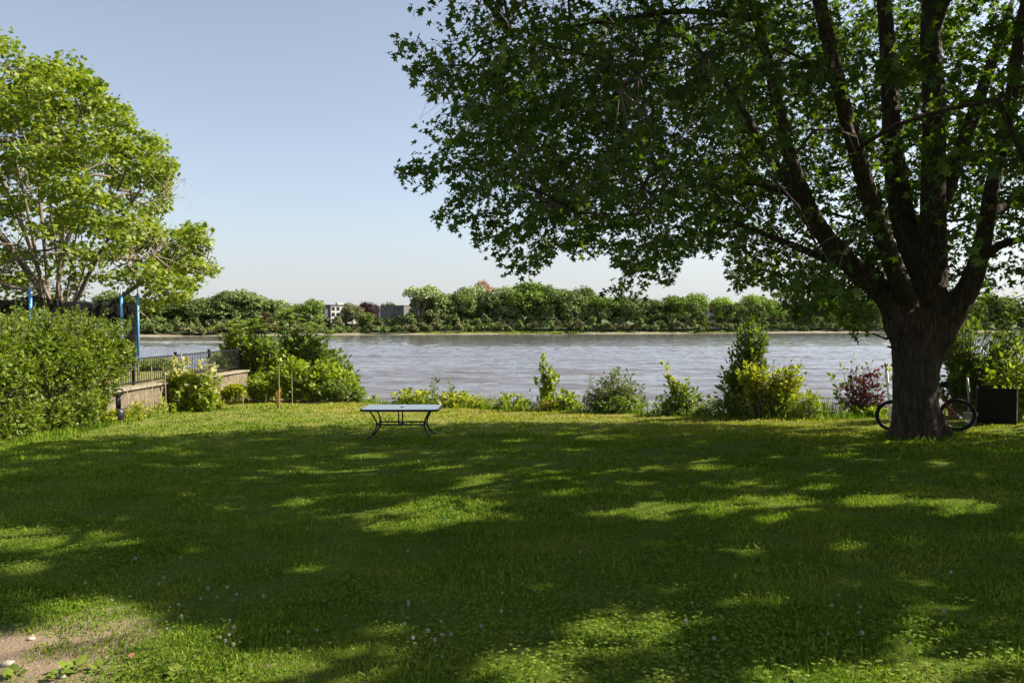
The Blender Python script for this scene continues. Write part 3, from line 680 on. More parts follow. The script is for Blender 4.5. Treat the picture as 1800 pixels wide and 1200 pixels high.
def sunspot(p):
    """projects points down the sun's rays to the lawn; True where the photo's lawn is lit"""
    q = p.copy()
    for _ in range(4):
        h = q[:, 2] - ground0(q[:, 0], q[:, 1]); q = q - SUN * (h / SUN[2])[:, None] * .95
    px, py = proj(q)
    px = px + R.normal(size=len(px)) * 5; py = py + R.normal(size=len(px)) * 1.6
    lit = py < np.interp(px, [e[0] for e in EDGE], [e[1] for e in EDGE])
    wob = .45 * vnoise(q[:, 0], q[:, 1], 3.1) + .35 * vnoise(q[:, 0], q[:, 1], 7., 1.)
    for cx, cy, rx, ry in LIT: lit |= ((px - cx) / (rx * 1.2)) ** 2 + ((py - cy) / (ry * 1.3)) ** 2 < 1 + wob
    keepp = R.uniform(size=len(q))
    for cx, cy, rx, ry, pr in DAP: lit |= (((q[:, 0] - cx) / rx) ** 2 + ((q[:, 1] - cy) / ry) ** 2 < 1 + wob) & (keepp < pr)
    return lit & (q[:, 1] > 2.5)
SIL = [(790, -400), (712, 0), (765, 18), (740, 60), (690, 66), (684, 90), (730, 128), (765, 172), (795, 150), (800, 200), (726, 218), (722, 250), (760, 262), (700, 290), (702, 318),
       (760, 325), (810, 318), (770, 360), (778, 392), (830, 395), (828, 420), (880, 432), (852, 465), (905, 478), (965, 462), (985, 440), (1010, 440), (1075, 442), (1100, 470), (1068, 510),
       (1085, 522), (1125, 510), (1130, 480), (1180, 496), (1200, 440), (1245, 430), (1290, 440), (1275, 480), (1300, 500), (1330, 486), (1350, 500), (1400, 500), (1365, 525), (1390, 545), (1440, 555), (1500, 580), (1530, 575), (1555, 520), (1600, 555), (1690, 520), (1700, 540), (1760, 560), (1830, 600), (2600, 600), (2600, -400)]
CC = np.array([7.0, 13.3, 5.6]); CR = np.array([10.4, 8.7, 8.0])
def crown_points(n, shell=.42):
    out = []
    tot = 0
    while tot < n:
        d = rsph(n * 2); r_ = R.uniform(shell ** 3, 1, n * 2) ** (1 / 3)
        # lumpy outline
        lump = 1 + .10 * np.sin(d[:, 0] * 7 + 1) * np.sin(d[:, 1] * 6 + 2) + .08 * np.sin(d[:, 2] * 11 + d[:, 0] * 5)
        p = CC + d * (r_ * lump)[:, None] * CR
        px, py = proj(p)
        infr = (py > -60) & (px > -50) & (px < 1850) & (p[:, 1] > 1)
        ok = np.where(infr, inpoly(px, np.maximum(py, -300), SIL), True)
        ok &= p[:, 1] > np.where(infr, 8.3, 3.2)
        ok &= p[:, 2] > ground0(p[:, 0], p[:, 1]) + 2.3
        ok &= ~((px < 690) & (py > -400) & (p[:, 1] > 1) & infr)
        p = p[ok]; out.append(p); tot += len(p)
    return np.concatenate(out)[:n]
init = []; ipar = []
for p, r_ in limbs:
    for q in range(len(p)):
        init.append(p[q]); ipar.append(len(init) - 2 if q else -1)
anch = crown_points(900, .5)
nodes, par = grow(init, ipar, anch, .5, .05)
rad = radii(nodes, par, .0075, .47); rad = np.minimum(rad, .11)
def insil(q):
    x_, y_ = proj(q)
    if 1530 < x_[0] < 1730 and 300 < y_[0] < 640: return False
    return y_[0] < -40 or bool(inpoly(x_, y_ + 8, SIL)[0])
bm_ = MB(); skel_tubes(bm_, nodes, par, rad, len(init), 5, test=insil)
part('branches', bm_, M['bark'], maple, smooth=True)
# leaf sprays
spr = crown_points(7600, .40)
# a denser fringe along the outline of the crown in the picture
extra = crown_points(9000, .55); ex, ey = proj(extra)
fr = (ex > 640) & (ex < 1850) & (ey > 20) & (ey < 600)
spr = np.concatenate([spr, extra[fr][:2600]])
lx, ly = proj(spr); u_ = R.uniform(size=len(spr))
cut = (lx > 1290) & (lx < 1830) & (ly > 60) & (ly < 470) & (spr[:, 1] < 13.2) & (u_ < np.where(ly > 280, .5, .0))      # little foliage hangs before the main limbs
cut |= (lx > 1560) & (lx < 1680) & (ly > 300) & (spr[:, 1] < 13.6) & (u_ < .85)
cut |= (lx > 1660) & (ly > 380) & (ly < 640) & (u_ < .55)
spr = spr[~cut]
back = crown_points(9000, .2); lx, ly = proj(back)
back = back[(lx > 1250) & (lx < 1850) & (ly > -20) & (ly < 520) & (back[:, 1] > 14.3)][:1500]
over = crown_points(7000, .4); lx, ly = proj(over); over = over[(ly < -120) & (over[:, 2] > 6)][:500]
fro = crown_points(9000, .2); lx, ly = proj(fro); fro = fro[(lx > 1290) & (lx < 1830) & (ly > -20) & (ly < 320) & (fro[:, 1] > 11) & (fro[:, 1] < 13.4)][:420]
spr = np.concatenate([spr, back, over, fro])
fol = MB(); tw = MB(); far_l = []
sub = nodes[len(init):]
for c0 in range(0, len(spr), 400):
    s = spr[c0:c0 + 400]
    dd = ((s[:, None, :] - sub[None, :, :]) ** 2).sum(-1); nn = sub[np.argmin(dd, 1)]
    px, py = proj(s); vis = (py > -300) & (px > 500) & (px < 1960)
    for a, b, v_ in zip(nn, s, vis):
        outw = unit((b - CC) * np.array([1, 1, .4]) + R.normal(size=3) * 2.5); L = R.uniform(.35, .75)
        tip = b + outw * L + np.array([0, 0, -.45 * L]); m = b + outw * L * .5
        k = int(R.integers(12, 21)) if v_ else int(R.integers(11, 17))
        u = R.uniform(0, 1, k)[:, None]
        pt = (1 - u) ** 2 * b + 2 * u * (1 - u) * m + u * u * tip
        ang = R.uniform(0, 2 * PI, k); sd = np.stack([np.cos(ang), np.sin(ang), R.uniform(-.7, .3, k)], 1)
        d = unit(outw * .45 + sd * .9 + np.array([0, 0, -.35])); pt = pt + sd * R.uniform(.04, .16, (k, 1))
        far_l.append((pt, d, np.full(k, v_)))
        if v_ and b[1] < 16 and np.linalg.norm(a - b) < .9 and insil(tip) and insil(b) and not sunspot(b[None, :])[0]: tw.tube([a, a * .5 + b * .5 + [0, 0, .04], b, m, tip], [.007, .006, .005, .004, .002], 3, cap=False)
pt = np.concatenate([f[0] for f in far_l]); d = np.concatenate([f[1] for f in far_l]); vis = np.concatenate([f[2] for f in far_l])
keep = ~sunspot(pt) & ~sunshaft(pt)
gap = np.sin(pt[:, 0] * 2.6 + 1.4 * np.sin(pt[:, 2] * 1.7)) * np.sin(pt[:, 1] * 1.3 + 2) * np.sin(pt[:, 2] * 3.1 + 1.2 * np.sin(pt[:, 0] * 1.9)) + .5 * np.sin(pt[:, 0] * 6.1 + pt[:, 1]) * np.sin(pt[:, 2] * 6.7)
keep &= ~((gap > .42) & (pt[:, 2] < 6) & (R.uniform(size=len(pt)) < .8))      # airy pockets between the leaf layers
px, py = proj(pt)
for lp, lr in [limbs[i] for i in (0, 1, 2, 3, 4, 5)]:      # the main limbs show through the foliage
    qx, qy = proj(lp); dmin = np.full(len(pt), 1e9); dep = np.zeros(len(pt))
    for a in range(len(lp)):
        dd = np.hypot(px - qx[a], py - qy[a]) - lr[a] * F / lp[a, 1]; b_ = dd < dmin; dmin[b_] = dd[b_]; dep[b_] = lp[a, 1]
    keep &= ~((dmin < 8) & (pt[:, 1] < dep) & (pt[:, 1] > 4) & (py > 300) & (R.uniform(size=len(pt)) < .62))
lx, ly = proj(pt)
inf_ = (ly > -40) & (lx > 600) & (lx < 1850)
keep &= ~inf_ | inpoly(lx + R.normal(size=len(lx)) * 7 + 9 * np.sin(ly * .17) * np.sin(ly * .071), np.maximum(ly, -300) - 4 + R.normal(size=len(lx)) * 7 - 9 * np.sin(lx * .11) * np.sin(lx * .043), SIL)
pt, d, vis = pt[keep], d[keep], vis[keep]
nr = unit(np.array([0, 0, 1.]) + R.normal(size=pt.shape) * .55)
sz = np.clip(R.normal(.115, .033, len(pt)), .05, .2)
leaves(fol, pt[vis], d[vis], nr[vis], sz[vis], T_MAPLE)
leaves(fol, pt[~vis], d[~vis], nr[~vis], sz[~vis] * 1.6, T_CARD)
print('maple leaves', len(pt), vis.sum(), 'nodes', len(nodes))
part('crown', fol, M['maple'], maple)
part('twigs', tw, M['twig'], maple)

# ================================================================== LEFT TREE (norway maple)
LB = np.array([-16.2, 26.5, -2.1])
lt = thing('maple_tree', 'sunlit yellow-green maple with many upright stems behind the trampoline', 'tree', LB)
SIL2 = [(-500, -200), (-60, 20), (20, 48), (30, 62), (44, 94), (80, 100), (112, 89), (156, 102), (162, 134), (183, 134), (185, 169), (208, 169), (237, 198), (233, 223), (273, 238), (306, 257), (312, 290), (296, 327),
        (300, 373), (270, 392), (300, 400), (358, 394), (383, 415), (372, 450), (385, 486), (346, 500), (330, 520), (290, 545), (235, 540), (200, 520), (170, 545), (-500, 560)]
LC = np.array([-16.8, 27, 3.6]); LR = np.array([8.2, 6.2, 7.6])
def left_points(n, shell):
    out = []; tot = 0
    while tot < n:
        d_ = rsph(n * 3); r_ = R.uniform(shell ** 3, 1, n * 3) ** (1 / 3)
        p = LC + d_ * r_[:, None] * LR; px, py = proj(p)
        ok = inpoly(px, py, SIL2) & (p[:, 2] > -.9) & ((p[:, 2] > 1.5) | (p[:, 1] > 27.2) | (px > 250))
        p = p[ok]; out.append(p); tot += len(p)
    return np.concatenate(out)[:n]
init = [LB + [0, 0, -.3], LB + [0, 0, .5], LB + [0, 0, 1.]]; ipar = [-1, 0, 1]
tips = [(20, 250, 26), (60, 180, 27), (110, 150, 26), (130, 250, 25), (170, 220, 27), (225, 280, 26), (250, 330, 25), (340, 440, 26), (-80, 150, 26), (-150, 250, 25), (40, 100, 27.5), (150, 330, 24.6)]
for t_ in tips:
    e = P(*t_); b0 = LB + np.array([R.uniform(-.5, .5), R.uniform(-.4, .4), .9]); m = b0 * .5 + e * .5; m[:2] = b0[:2] * .72 + e[:2] * .28
    pts = bez(b0, m, e, 14)
    for q, p in enumerate(pts):
        init.append(p); ipar.append(2 if q == 0 else len(init) - 2)
nodes, par = grow(init, ipar, left_points(420, .35), .4, .13)
rad = np.clip(radii(nodes, par, .010, .46), .008, .17)
tb = MB(); skel_tubes(tb, nodes, par, rad, 1, 6); part('trunk', tb, M['bark2'], lt, smooth=True)
fol = MB()
# foliage gathers in clumps at the ends of branches
clump = left_points(820, .42)
k = 96
o = np.repeat(clump, k, 0); d_ = rsph(len(o)); d_[:, 2] = d_[:, 2] * .6 + .1
o = o + d_ * np.array([.58, .58, .48]) * (R.uniform(0, 1, (len(o), 1)) ** .5)
px, py = proj(o); ok = inpoly(px + R.normal(size=len(px)) * 6, py + R.normal(size=len(px)) * 6, SIL2) & ((o[:, 2] > 1.2) | (o[:, 1] > 26.6) | (px > 245)) & ((R.uniform(size=len(o)) < np.clip(.25 + .12 * o[:, 2], .3, .85)) | (px > 255)); o = o[ok]; d_ = d_[ok]
leaves(fol, o, unit(d_ + R.normal(size=o.shape) * .4 + [0, 0, -.45]), unit(d_ * .5 + [0, 0, .8] + R.normal(size=o.shape) * .4), np.clip(R.normal(.135, .03, len(o)), .07, .22), T_NORWAY)
part('crown', fol, M['norway'], lt)
dead = MB()
for (px, py, D, n, ln) in [(5, 480, 24.5, 9, 1.3), (60, 505, 24, 7, .9), (30, 440, 25, 8, 1.2), (255, 430, 25, 10, 1.0), (285, 350, 25.5, 7, .9), (270, 450, 25, 8, .9), (20, 300, 25, 8, 1.2), (110, 430, 25, 8, 1.), (160, 380, 25, 7, 1.), (55, 340, 25, 8, 1.3)]:
    b0 = P(px, py, D)
    for q in range(n):
        dr = unit(np.array([R.uniform(-.6, 1), R.uniform(-.5, .4), R.uniform(-.3, 1)])); e = b0 + dr * ln * R.uniform(.6, 1.3)
        m = (b0 + e) / 2 + R.normal(size=3) * .12; pts = bez(b0, m, e, 6); dead.tube(pts, np.linspace(.016, .004, 6), 4, cap=False)
        for w_ in range(3):
            j = R.integers(2, 6); dead.tube([pts[j], pts[j] + dr * .2 + R.normal(size=3) * .16, pts[j] + dr * .35 + R.normal(size=3) * .25], [.007, .005, .003], 3, cap=False)
pts = bez(P(243, 546, 24.8), P(268, 560, 24.6), P(272, 583, 24.4), 8); dead.tube(pts, np.linspace(.02, .006, 8), 4)
dead.tube(bez(P(272, 583, 24.4), P(285, 592, 24.3), P(296, 583, 24.3), 6), .006, 4)
part('dead_branches', dead, M['dead'], lt)

# ================================================================== HEDGE
hroot = thing('hedge', 'tall dense leafy hedge along the left edge of the lawn', 'hedge', (-12.4, 18.5, float(ground0(-12, 18))))
fol, st = MB(), MB()
n = 3400
yy = R.uniform(14.2, 22.9, n); side = R.uniform(size=n)
hx = -12.65; hw = 1.25
def htop(y): return np.interp(y, [14, 17, 19.5, 22, 23.0, 23.5], [.0, .02, .0, -.1, -.28, -.55]) + .13 * np.sin(y * 3.1) + .09 * np.sin(y * 7.3 + 1)
a = R.uniform(-.15, 1.02, n) * PI
w_ = hw * (1 + .16 * np.sin(yy * 2.3 + a * 2) + .12 * np.sin(yy * 5.1 + a * 3))
zc = ground0(np.full(n, -12.), yy)
ztop = htop(yy); hh = ztop - zc
ca, sa = np.cos(a), np.sin(a)
se = lambda q: np.sign(q) * np.abs(q) ** .62
rr = R.uniform(.6, 1., n) ** .5
endf = np.clip((23.2 - yy) / .9, .35, 1) ** .5
tipx = hx + se(ca) * w_ * rr * endf; tipz = zc + hh * .42 + se(sa) * hh * .58 * rr
tipz = np.maximum(tipz, zc + .12)
tips = np.stack([tipx, yy + R.normal(0, .12, n), tipz], 1)
hpx, hpy = proj(tips); ok = hpx < np.interp(hpy, [540, 570, 600, 640, 680, 715, 750], [226, 234, 240, 236, 212, 188, 178]) + R.normal(size=n) * 4
tips, a, ca, sa, zc, tipz, yy = tips[ok], a[ok], ca[ok], sa[ok], zc[ok], tipz[ok], yy[ok]; n = len(tips)
bases = tips - np.stack([se(ca) * .45, R.normal(0, .2, n), np.abs(R.normal(.35, .15, n))], 1)
bases[:, 2] = np.maximum(bases[:, 2], zc - .05)
shoots(fol, st, list(bases), list(tips), .093, 20, T_OVAL, start=.0, rad=.004, up=.5, wide=1.25, bow=.02)
# loose young shoots on top
m_ = 420; y2 = R.uniform(14.5, 22.8, m_); b2 = np.stack([hx + R.uniform(-1, 1.1, m_), y2, htop(y2) - .25], 1)
t2 = b2 + np.stack([R.normal(.05, .1, m_), R.normal(0, .1, m_), R.uniform(.25, .62, m_)], 1)
shoots(fol, st, list(b2), list(t2), .075, 16, T_OVAL, start=.1, rad=.004, up=.4, wide=1.2)
for y in np.arange(14.4, 21.2, .35):
    b0 = np.array([hx + R.uniform(-.3, .5), y, float(ground0(-12, y)) - .05])
    for q in range(3):
        e = b0 + np.array([R.uniform(-.6, .8), R.uniform(-.5, .5), R.uniform(1.6, 2.6)]); st.tube(bez(b0, b0 * .5 + e * .5 + [0, 0, .4], e, 6), np.linspace(.03, .008, 6), 5, cap=False)
part('foliage', fol, M['hedge'], hroot); part('stems', st, M['twig'], hroot)

# ================================================================== TRAMPOLINE
tc_ = np.array([-14.75, 24.0, -2.06]); TR = 2.37
tramp = thing('trampoline', 'trampoline with blue padded poles and dark net behind the hedge', 'trampoline', tc_)
angs = np.radians([-14, 46, 106, 166, 226, 286])
ring = [(tc_ + [TR * math.cos(a), TR * math.sin(a), .85]) for a in np.linspace(0, 2 * PI, 33)[:-1]]
mb = MB(); mb.tube(ring, .03, 8, closed=True); part('frame', mb, M['galv'], tramp, True)
mb = MB(); mb.lathe([(0.02, .86), (TR - .32, .86), (TR - .32, .87), (.02, .87)], 40, 0, tc_); part('jumping_mat', mb, M['black_metal'], tramp)
mb = MB(); mb.lathe([(TR - .3, .89), (TR + .06, .88), (TR + .06, .92), (TR - .3, .93), (TR - .3, .89)], 40, 0, tc_); part('edge_pad', mb, M['blue'], tramp)
tops = [519, 516, 512, 500, 505, 508]
for a, tp in zip(angs, tops):
    p = tc_ + [(TR + .1) * math.cos(a), (TR + .1) * math.sin(a), 0]
    zt = P(0, tp, p[1])[2]
    mb = MB(); mb.tube([p + [0, 0, 0], np.array([p[0], p[1], zt + .22])], .019, 8); po = part('pole', mb, M['galv'], tramp, True)
    mb = MB(); mb.tube([p + [0, 0, .95], np.array([p[0], p[1], zt])], .044, 12); subpart('foam_sleeve', mb, M['blue'], po, tramp, True)
    mb = MB(); mb.tube([p + [0, 0, .85], p + [0, 0, .05], p + [.25 * math.sin(a), -.25 * math.cos(a), .03], p + [.6 * math.sin(a), -.6 * math.cos(a), .03], p + [.85 * math.sin(a), -.85 * math.cos(a), .1]], .022, 6); part('leg', mb, M['galv'], tramp)
def netmat():
    m, nt, out = newmat('black_safety_net'); L = nt.links.new
    d = N(nt, 'ShaderNodeBsdfDiffuse'); d.inputs[0].default_value = (.012, .012, .012, 1)
    t = N(nt, 'ShaderNodeBsdfTransparent'); mx = N(nt, 'ShaderNodeMixShader', Fac=.2)
    L(d.outputs[0], mx.inputs[1]); L(t.outputs[0], mx.inputs[2]); L(mx.outputs[0], out.inputs[0]); return m
M['net'] = netmat()
mb = MB(); v = []; na, nz = 96, 8
for i in range(na):
    a = i / na * 2 * PI
    # the net sags between its poles
    k = min(abs(((a - b + PI) % (2 * PI)) - PI) for b in angs) / (PI / 6)
    for j in range(nz):
        t = j / (nz - 1); zt = .86 - .16 * math.sin(k * PI / 2) - .0 * j
        z = (tc_[2] + .95) * (1 - t) + zt * t
        r_ = TR - .06 - .06 * math.sin(k * PI / 2) + .03 * math.sin(a * 23 + t * 4)
        v.append((tc_[0] + r_ * math.cos(a), tc_[1] + r_ * math.sin(a), z))
f = [(i * nz + j, ((i + 1) % na) * nz + j, ((i + 1) % na) * nz + j + 1, i * nz + j + 1) for i in range(na) for j in range(nz - 1)]
mb.arr(np.array(v), f); part('net', mb, M['net'], tramp, True)

# ================================================================== RETAINING WALL, FENCE
def wallmat():
    m, nt, out = newmat('weathered_block_wall'); L = nt.links.new
    b = N(nt, 'ShaderNodeBsdfPrincipled', Roughness=.95)
    tc = N(nt, 'ShaderNodeTexCoord'); mp = N(nt, 'ShaderNodeMapping'); mp.inputs['Rotation'].default_value = (0, PI / 2, PI / 2)
    sx = N(nt, 'ShaderNodeSeparateXYZ'); L(tc.outputs['Object'], sx.inputs[0])
    cb = N(nt, 'ShaderNodeCombineXYZ'); L(sx.outputs[1], cb.inputs[0]); L(sx.outputs[2], cb.inputs[1])
    br = N(nt, 'ShaderNodeTexBrick', Scale=1.); br.inputs['Brick Width'].default_value = 1.1; br.inputs['Row Height'].default_value = .22; br.inputs['Mortar Size'].default_value = .012
    br.inputs['Color1'].default_value = (.205, .172, .122, 1); br.inputs['Color2'].default_value = (.16, .135, .097, 1); br.inputs['Mortar'].default_value = (.16, .12, .08, 1)
    L(cb.outputs[0], br.inputs['Vector'])
    n = N(nt, 'ShaderNodeTexNoise', Scale=4., Detail=8., Roughness=.7); L(tc.outputs['Object'], n.inputs['Vector'])
    mx = N(nt, 'ShaderNodeMix', data_type='RGBA', blend_type='MULTIPLY'); mx.inputs[0].default_value = 1; L(br.outputs[0], mx.inputs[6])
    L(ramp(nt, n.outputs[0], [(.32, (.38, .34, .28)), (.62, (.95, .93, .9))]), mx.inputs[7]); L(mx.outputs[2], b.inputs['Base Color'])
    bp = N(nt, 'ShaderNodeBump', Strength=.6, Distance=.03); L(n.outputs[0], bp.inputs['Height']); L(bp.outputs[0], b.inputs['Normal'])
    L(b.outputs[0], out.inputs[0]); return m
wr = thing('retaining_wall', 'weathered tan block retaining wall below the iron fence', 'wall', (-12, 28, -3))
mb = MB(); v = []; ysw = np.arange(21.5, 35.3, .6)
for y in ysw:
    zt = -2.02 - .008 * max(0, y - 24); zb = float(ground0(-11.9, y)) - .3
    x1 = -11.86 + .015 * math.sin(y * 3)
    v += [(-12.2, y, zb), (x1, y, zb), (x1 - .03, y, zt), (-12.2, y, zt)]
f = [(i * 4 + j, i * 4 + (j + 1) % 4, i * 4 + 4 + (j + 1) % 4, i * 4 + 4 + j) for i in range(len(ysw) - 1) for j in range(4)]
mb.arr(np.array(v), f); mb.f.setdefault((4, 0), []).append(np.array([[0, 1, 2, 3]])); part('blocks', mb, wallmat(), wr)
mb = MB()
for y in np.arange(21.6, 35.0, 1.25):
    zt = -2.015 - .008 * max(0, y - 24); mb.box((-12.24, y + .01, zt), (-11.80 + R.uniform(-.015, .015), y + 1.24, zt + .07))
part('capstones', mb, solid('wall_capstone', (.22, .19, .14), .95, var=.3, scale=5, bump=.4), wr)
fr_ = thing('iron_fence', 'black iron railing fence standing on the retaining wall', 'fence', (-12.1, 28, -2))
def ztop(y): return -2.0 - .008 * max(0, y - 24)
mb = MB(); FYS = [21.2, 24.0, 27.0, 30.0, 33.4]
for a, b in zip(FYS[:-1], FYS[1:]):
    for dz in (.14, .90):
        mb.box((-12.325, a + .03, ztop(28) + dz), (-12.275, b - .03, ztop(28) + dz + .045))
part('rails', mb, M['black_metal'], fr_)
for y in FYS:
    mb = MB(); mb.box((-12.34, y - .035, ztop(y) - .1), (-12.26, y + .035, -2.0 + .98)); mb.box((-12.355, y - .05, -2.0 + .981), (-12.245, y + .05, -2.0 + 1.01)); part('post', mb, M['black_metal'], fr_)
for y in np.arange(21.35, 33.3, .145):
    if min(abs(y - q) for q in FYS) < .07: continue
    mb = MB(); mb.tube([(-12.3, y, ztop(28) + .184), (-12.3, y, ztop(28) + .899)], .012, 5); part('baluster', mb, M['black_metal'], fr_)
# neighbours' bushes beyond the fence
for px, py, D, w, h, lab in [(262, 628, 34.5, .8, .5, 'low bush beyond the iron fence beside the hedge'), (290, 628, 35, .7, .5, 'low bush beyond the iron fence left of the climbing vine'), (395, 628, 35.5, 1.0, .9, 'low dark bush beyond the far panel of the iron fence')]:
    b0 = np.array([(px - 900) / F * D, D, float(ground(-14, D))])
    bush('bush', lab, 'bush', b0, [(0, 0, h * .6, w, .6, h * .6, 1)], 90, .11, 14, T_OVAL, 'lime', group='bushes beyond the iron fence')

# ================================================================== SUMAC AND GARDEN PLANTS (left middle)
def sumac(name, label, base, lobes, nsh, fronds, flen, mat, group='sumac shrubs at the end of the fence'):
    base = np.asarray(base, float); root = thing(name, label, 'shrub', base, group=group); fol, st = MB(), MB()
    for l in lobes:
        n = int(nsh * l[6]); d = rsph(n) * (R.uniform(.2, 1, n) ** .4)[:, None]; tips = base + np.array(l[:3]) + d * np.array(l[3:6])
        tips[:, 2] = np.maximum(tips[:, 2], base[2] + .1)
        bs = base + np.stack([R.normal(0, .5, n) + .4 * l[0], R.normal(0, .3, n), np.full(n, -.1)], 1)
        shoots(fol, st, list(bs), list(tips), .20, 17, T_OVAL, start=.45, rad=.012, up=.5)
    for t in fronds:
        b0 = base + np.array([R.normal(0, .3), R.normal(0, .2), 0]); m = b0 * .5 + t * .5; m[:2] = b0[:2] * .7 + t[:2] * .3
        st.tube(bez(b0, m, t, 8), np.linspace(.03, .012, 8), 5, cap=False)
        for q in range(8):
            a = R.uniform(0, 2 * PI); el = R.uniform(.0, 1.1)
            dr = np.array([math.cos(a) * math.cos(el), math.sin(a) * math.cos(el), math.sin(el)]); L = flen * R.uniform(.7, 1.25)
            tip = t + dr * L + np.array([.05, 0, -.15 * L]); mm = t + dr * L * .5 + np.array([0, 0, .08])
            pts = bez(t, mm, tip, 11); st.tube(pts[::2], .005, 3, cap=False)
            tg = unit(np.gradient(pts, axis=0)); sd = unit(np.cross(tg, np.array([0, 0, 1.])) + 1e-6)
            for s_ in (-1, 1):
                dd = unit(sd[1:] * s_ + tg[1:] * .6 + np.array([0, 0, -.2]) + R.normal(size=(10, 3)) * .12)
                leaves(fol, pts[1:], dd, np.array([0, 0, 1.]) + R.normal(size=(10, 3)) * .35, L * .33 * np.linspace(1, .55, 10), T_OVAL, wide=.75)
    part('foliage', fol, M[mat], root); part('stems', st, M['stem'], root); return root
def tipbox(px0, px1, py0, py1, D0, D1, n, keepf=None):
    out = []
    while len(out) < n:
        px, py, D = R.uniform(px0, px1), R.uniform(py0, py1), R.uniform(D0, D1)
        if keepf is None or keepf(px, py): out.append(P(px, py, D))
    return out
b0 = np.array([-11.2, 34.0, float(ground0(-11, 34)) - .2])
sumac('sumac_shrub', 'sumac with fronds leaning left over the end of the iron fence', b0, [(-1.3, 0, 2.45, .95, .8, .7, 1.1), (-.1, .1, 2.15, 1., .8, .85, .9), (-.5, 0, 1.1, 1.4, .8, .8, .9)], 130,
      [P(x, y, D) for x, y, D in [(396, 574, 33.6), (405, 590, 33.2), (418, 578, 34), (412, 604, 33.4), (438, 574, 34), (460, 577, 34.4)]], .75, 'sumac')
b0 = np.array([-8.9, 35.0, float(ground0(-9, 34)) - .3])
sumac('sumac_shrub', 'taller sumac whose windblown crown rises above the other one', b0, [(-1.5, 0, 2.6, .7, .6, .75, .9), (-.7, 0, 2.35, .95, .8, .8, 1.1), (.3, 0, 1.6, .9, .8, .8, .9), (.9, 0, .9, .7, .6, .7, .6)], 120,
      [P(x, y, D) for x, y, D in [(490, 562, 35), (503, 555, 35), (518, 562, 35.3), (538, 572, 35), (556, 584, 34.8), (575, 596, 34.8)]], .8, 'green')
def wbush(px, base_py, D, *a, **k):
    p = np.array([(px - 900) / F * D, D, 0.]); p[2] = P(px, base_py, D)[2] if D > 28 or px > 1400 else float(ground0(p[0], D)); return p
b0 = wbush(555, 708, 30.5)
bush('bush', 'broad light green bush in front of the sumacs', 'bush', b0, [(-1.0, 0, 1.15, .9, .8, .75, 1.), (.2, .1, 1.05, 1.0, .8, .7, 1.), (1.1, 0, .75, .7, .7, .6, .8), (-.2, -.2, .5, 1.3, .6, .5, .8), (1.55, 0, .35, .45, .4, .35, .3)], 560, .15, 17, T_HEART, 'lime', spread=.7, group='bushes in front of the sumacs')
b0 = wbush(455, 700, 30)
bush('bush', 'smaller green bush at the far end of the retaining wall', 'bush', b0, [(0, 0, .55, .6, .5, .55, 1.), (.4, -.1, .4, .4, .4, .4, .5)], 190, .12, 15, T_OVAL, 'lime', spread=.35, group='bushes in front of the sumacs')
b0 = wbush(408, 700, 29)
bush('bush', 'low yellow-leaved bush against the retaining wall', 'bush', b0, [(0, 0, .28, .5, .35, .3, 1.)], 90, .11, 14, T_HEART, 'yellow', spread=.3, group='bushes in front of the sumacs')
b0 = wbush(590, 706, 29.6)
bush('bush', 'dark-based green bush at the right foot of the broad bush', 'bush', b0, [(0, 0, .42, .75, .5, .42, 1.), (.9, 0, .28, .35, .3, .28, .3)], 170, .12, 15, T_OVAL, 'green', spread=.5, group='bushes in front of the sumacs')
# vine with cream upper leaves on stakes
b0 = wbush(335, 718, 25.6)
vr = thing('climbing_vine', 'climbing vine with cream upper leaves in front of the wall', 'vine', b0)
fol, st = MB(), MB()
n = 130
tp = b0 + np.stack([R.uniform(-.85, .82, n), R.normal(0, .2, n), R.uniform(.1, 1.25, n)], 1)
shoots(fol, st, list(tp - [0, 0, .25] + R.normal(size=(n, 3)) * .1), list(tp), .15, 9, T_HEART, start=0, wide=1.25, up=.1)
part('foliage', fol, M['lime'], vr); part('stems', st, M['stem'], vr)
fol = MB(); n = 36
tp = b0 + np.stack([R.uniform(-.9, .85, n), R.normal(0, .2, n), 1.3 + R.uniform(-.55, .5, n) * 1], 1)
shoots(fol, st, list(tp - [0, 0, .22]), list(tp), .15, 7, T_HEART, start=0, wide=1.2, up=.1, skipstem=True)
part('cream_leaves', fol, M['cream'], vr)
STK = [(224, 742, 681, 22.2, 'stake'), (268, 722, 645, 23.9, 'stake'), (291, 722, 655, 24.6, 'stake'), (382, 722, 660, 26.2, 'stake'), (426, 716, 690, 26, 'stake'), (490, 718, 640, 26.6, 'stake'), (513, 708, 655, 28, 'stake')]
SLAB = ['pale wooden stake nearest the black garden tool', 'thin tall stake in front of the wall beside the vine', 'short stake half covered by the left side of the vine', 'pale wooden stake right of the vine', 'short thin stake in the grass right of the vine',
        'tall stake tied to the withered sapling', 'grey stake standing before the broad light green bush']
for (px, by, ty, D, _), lab in zip(STK, SLAB):
    p = wbush(px, by, D); t = P(px + R.uniform(-2, 2), ty, D)
    mb = MB(); mb.tube([p - [0, 0, .1], p * .5 + t * .5, t], [.013, .012, .011], 6); tag(mb.build('garden_stake', M['stake'], origin=p), lab, 'stake', 'garden stakes along the left plants')
b0 = wbush(490, 718, 26.7)
bush('sapling', 'withered sapling with brown leaves tied to a tall stake', 'sapling', b0, [(0, 0, .55, .14, .12, .4, 1)], 10, .1, 7, T_OVAL, 'orange', spread=.03)
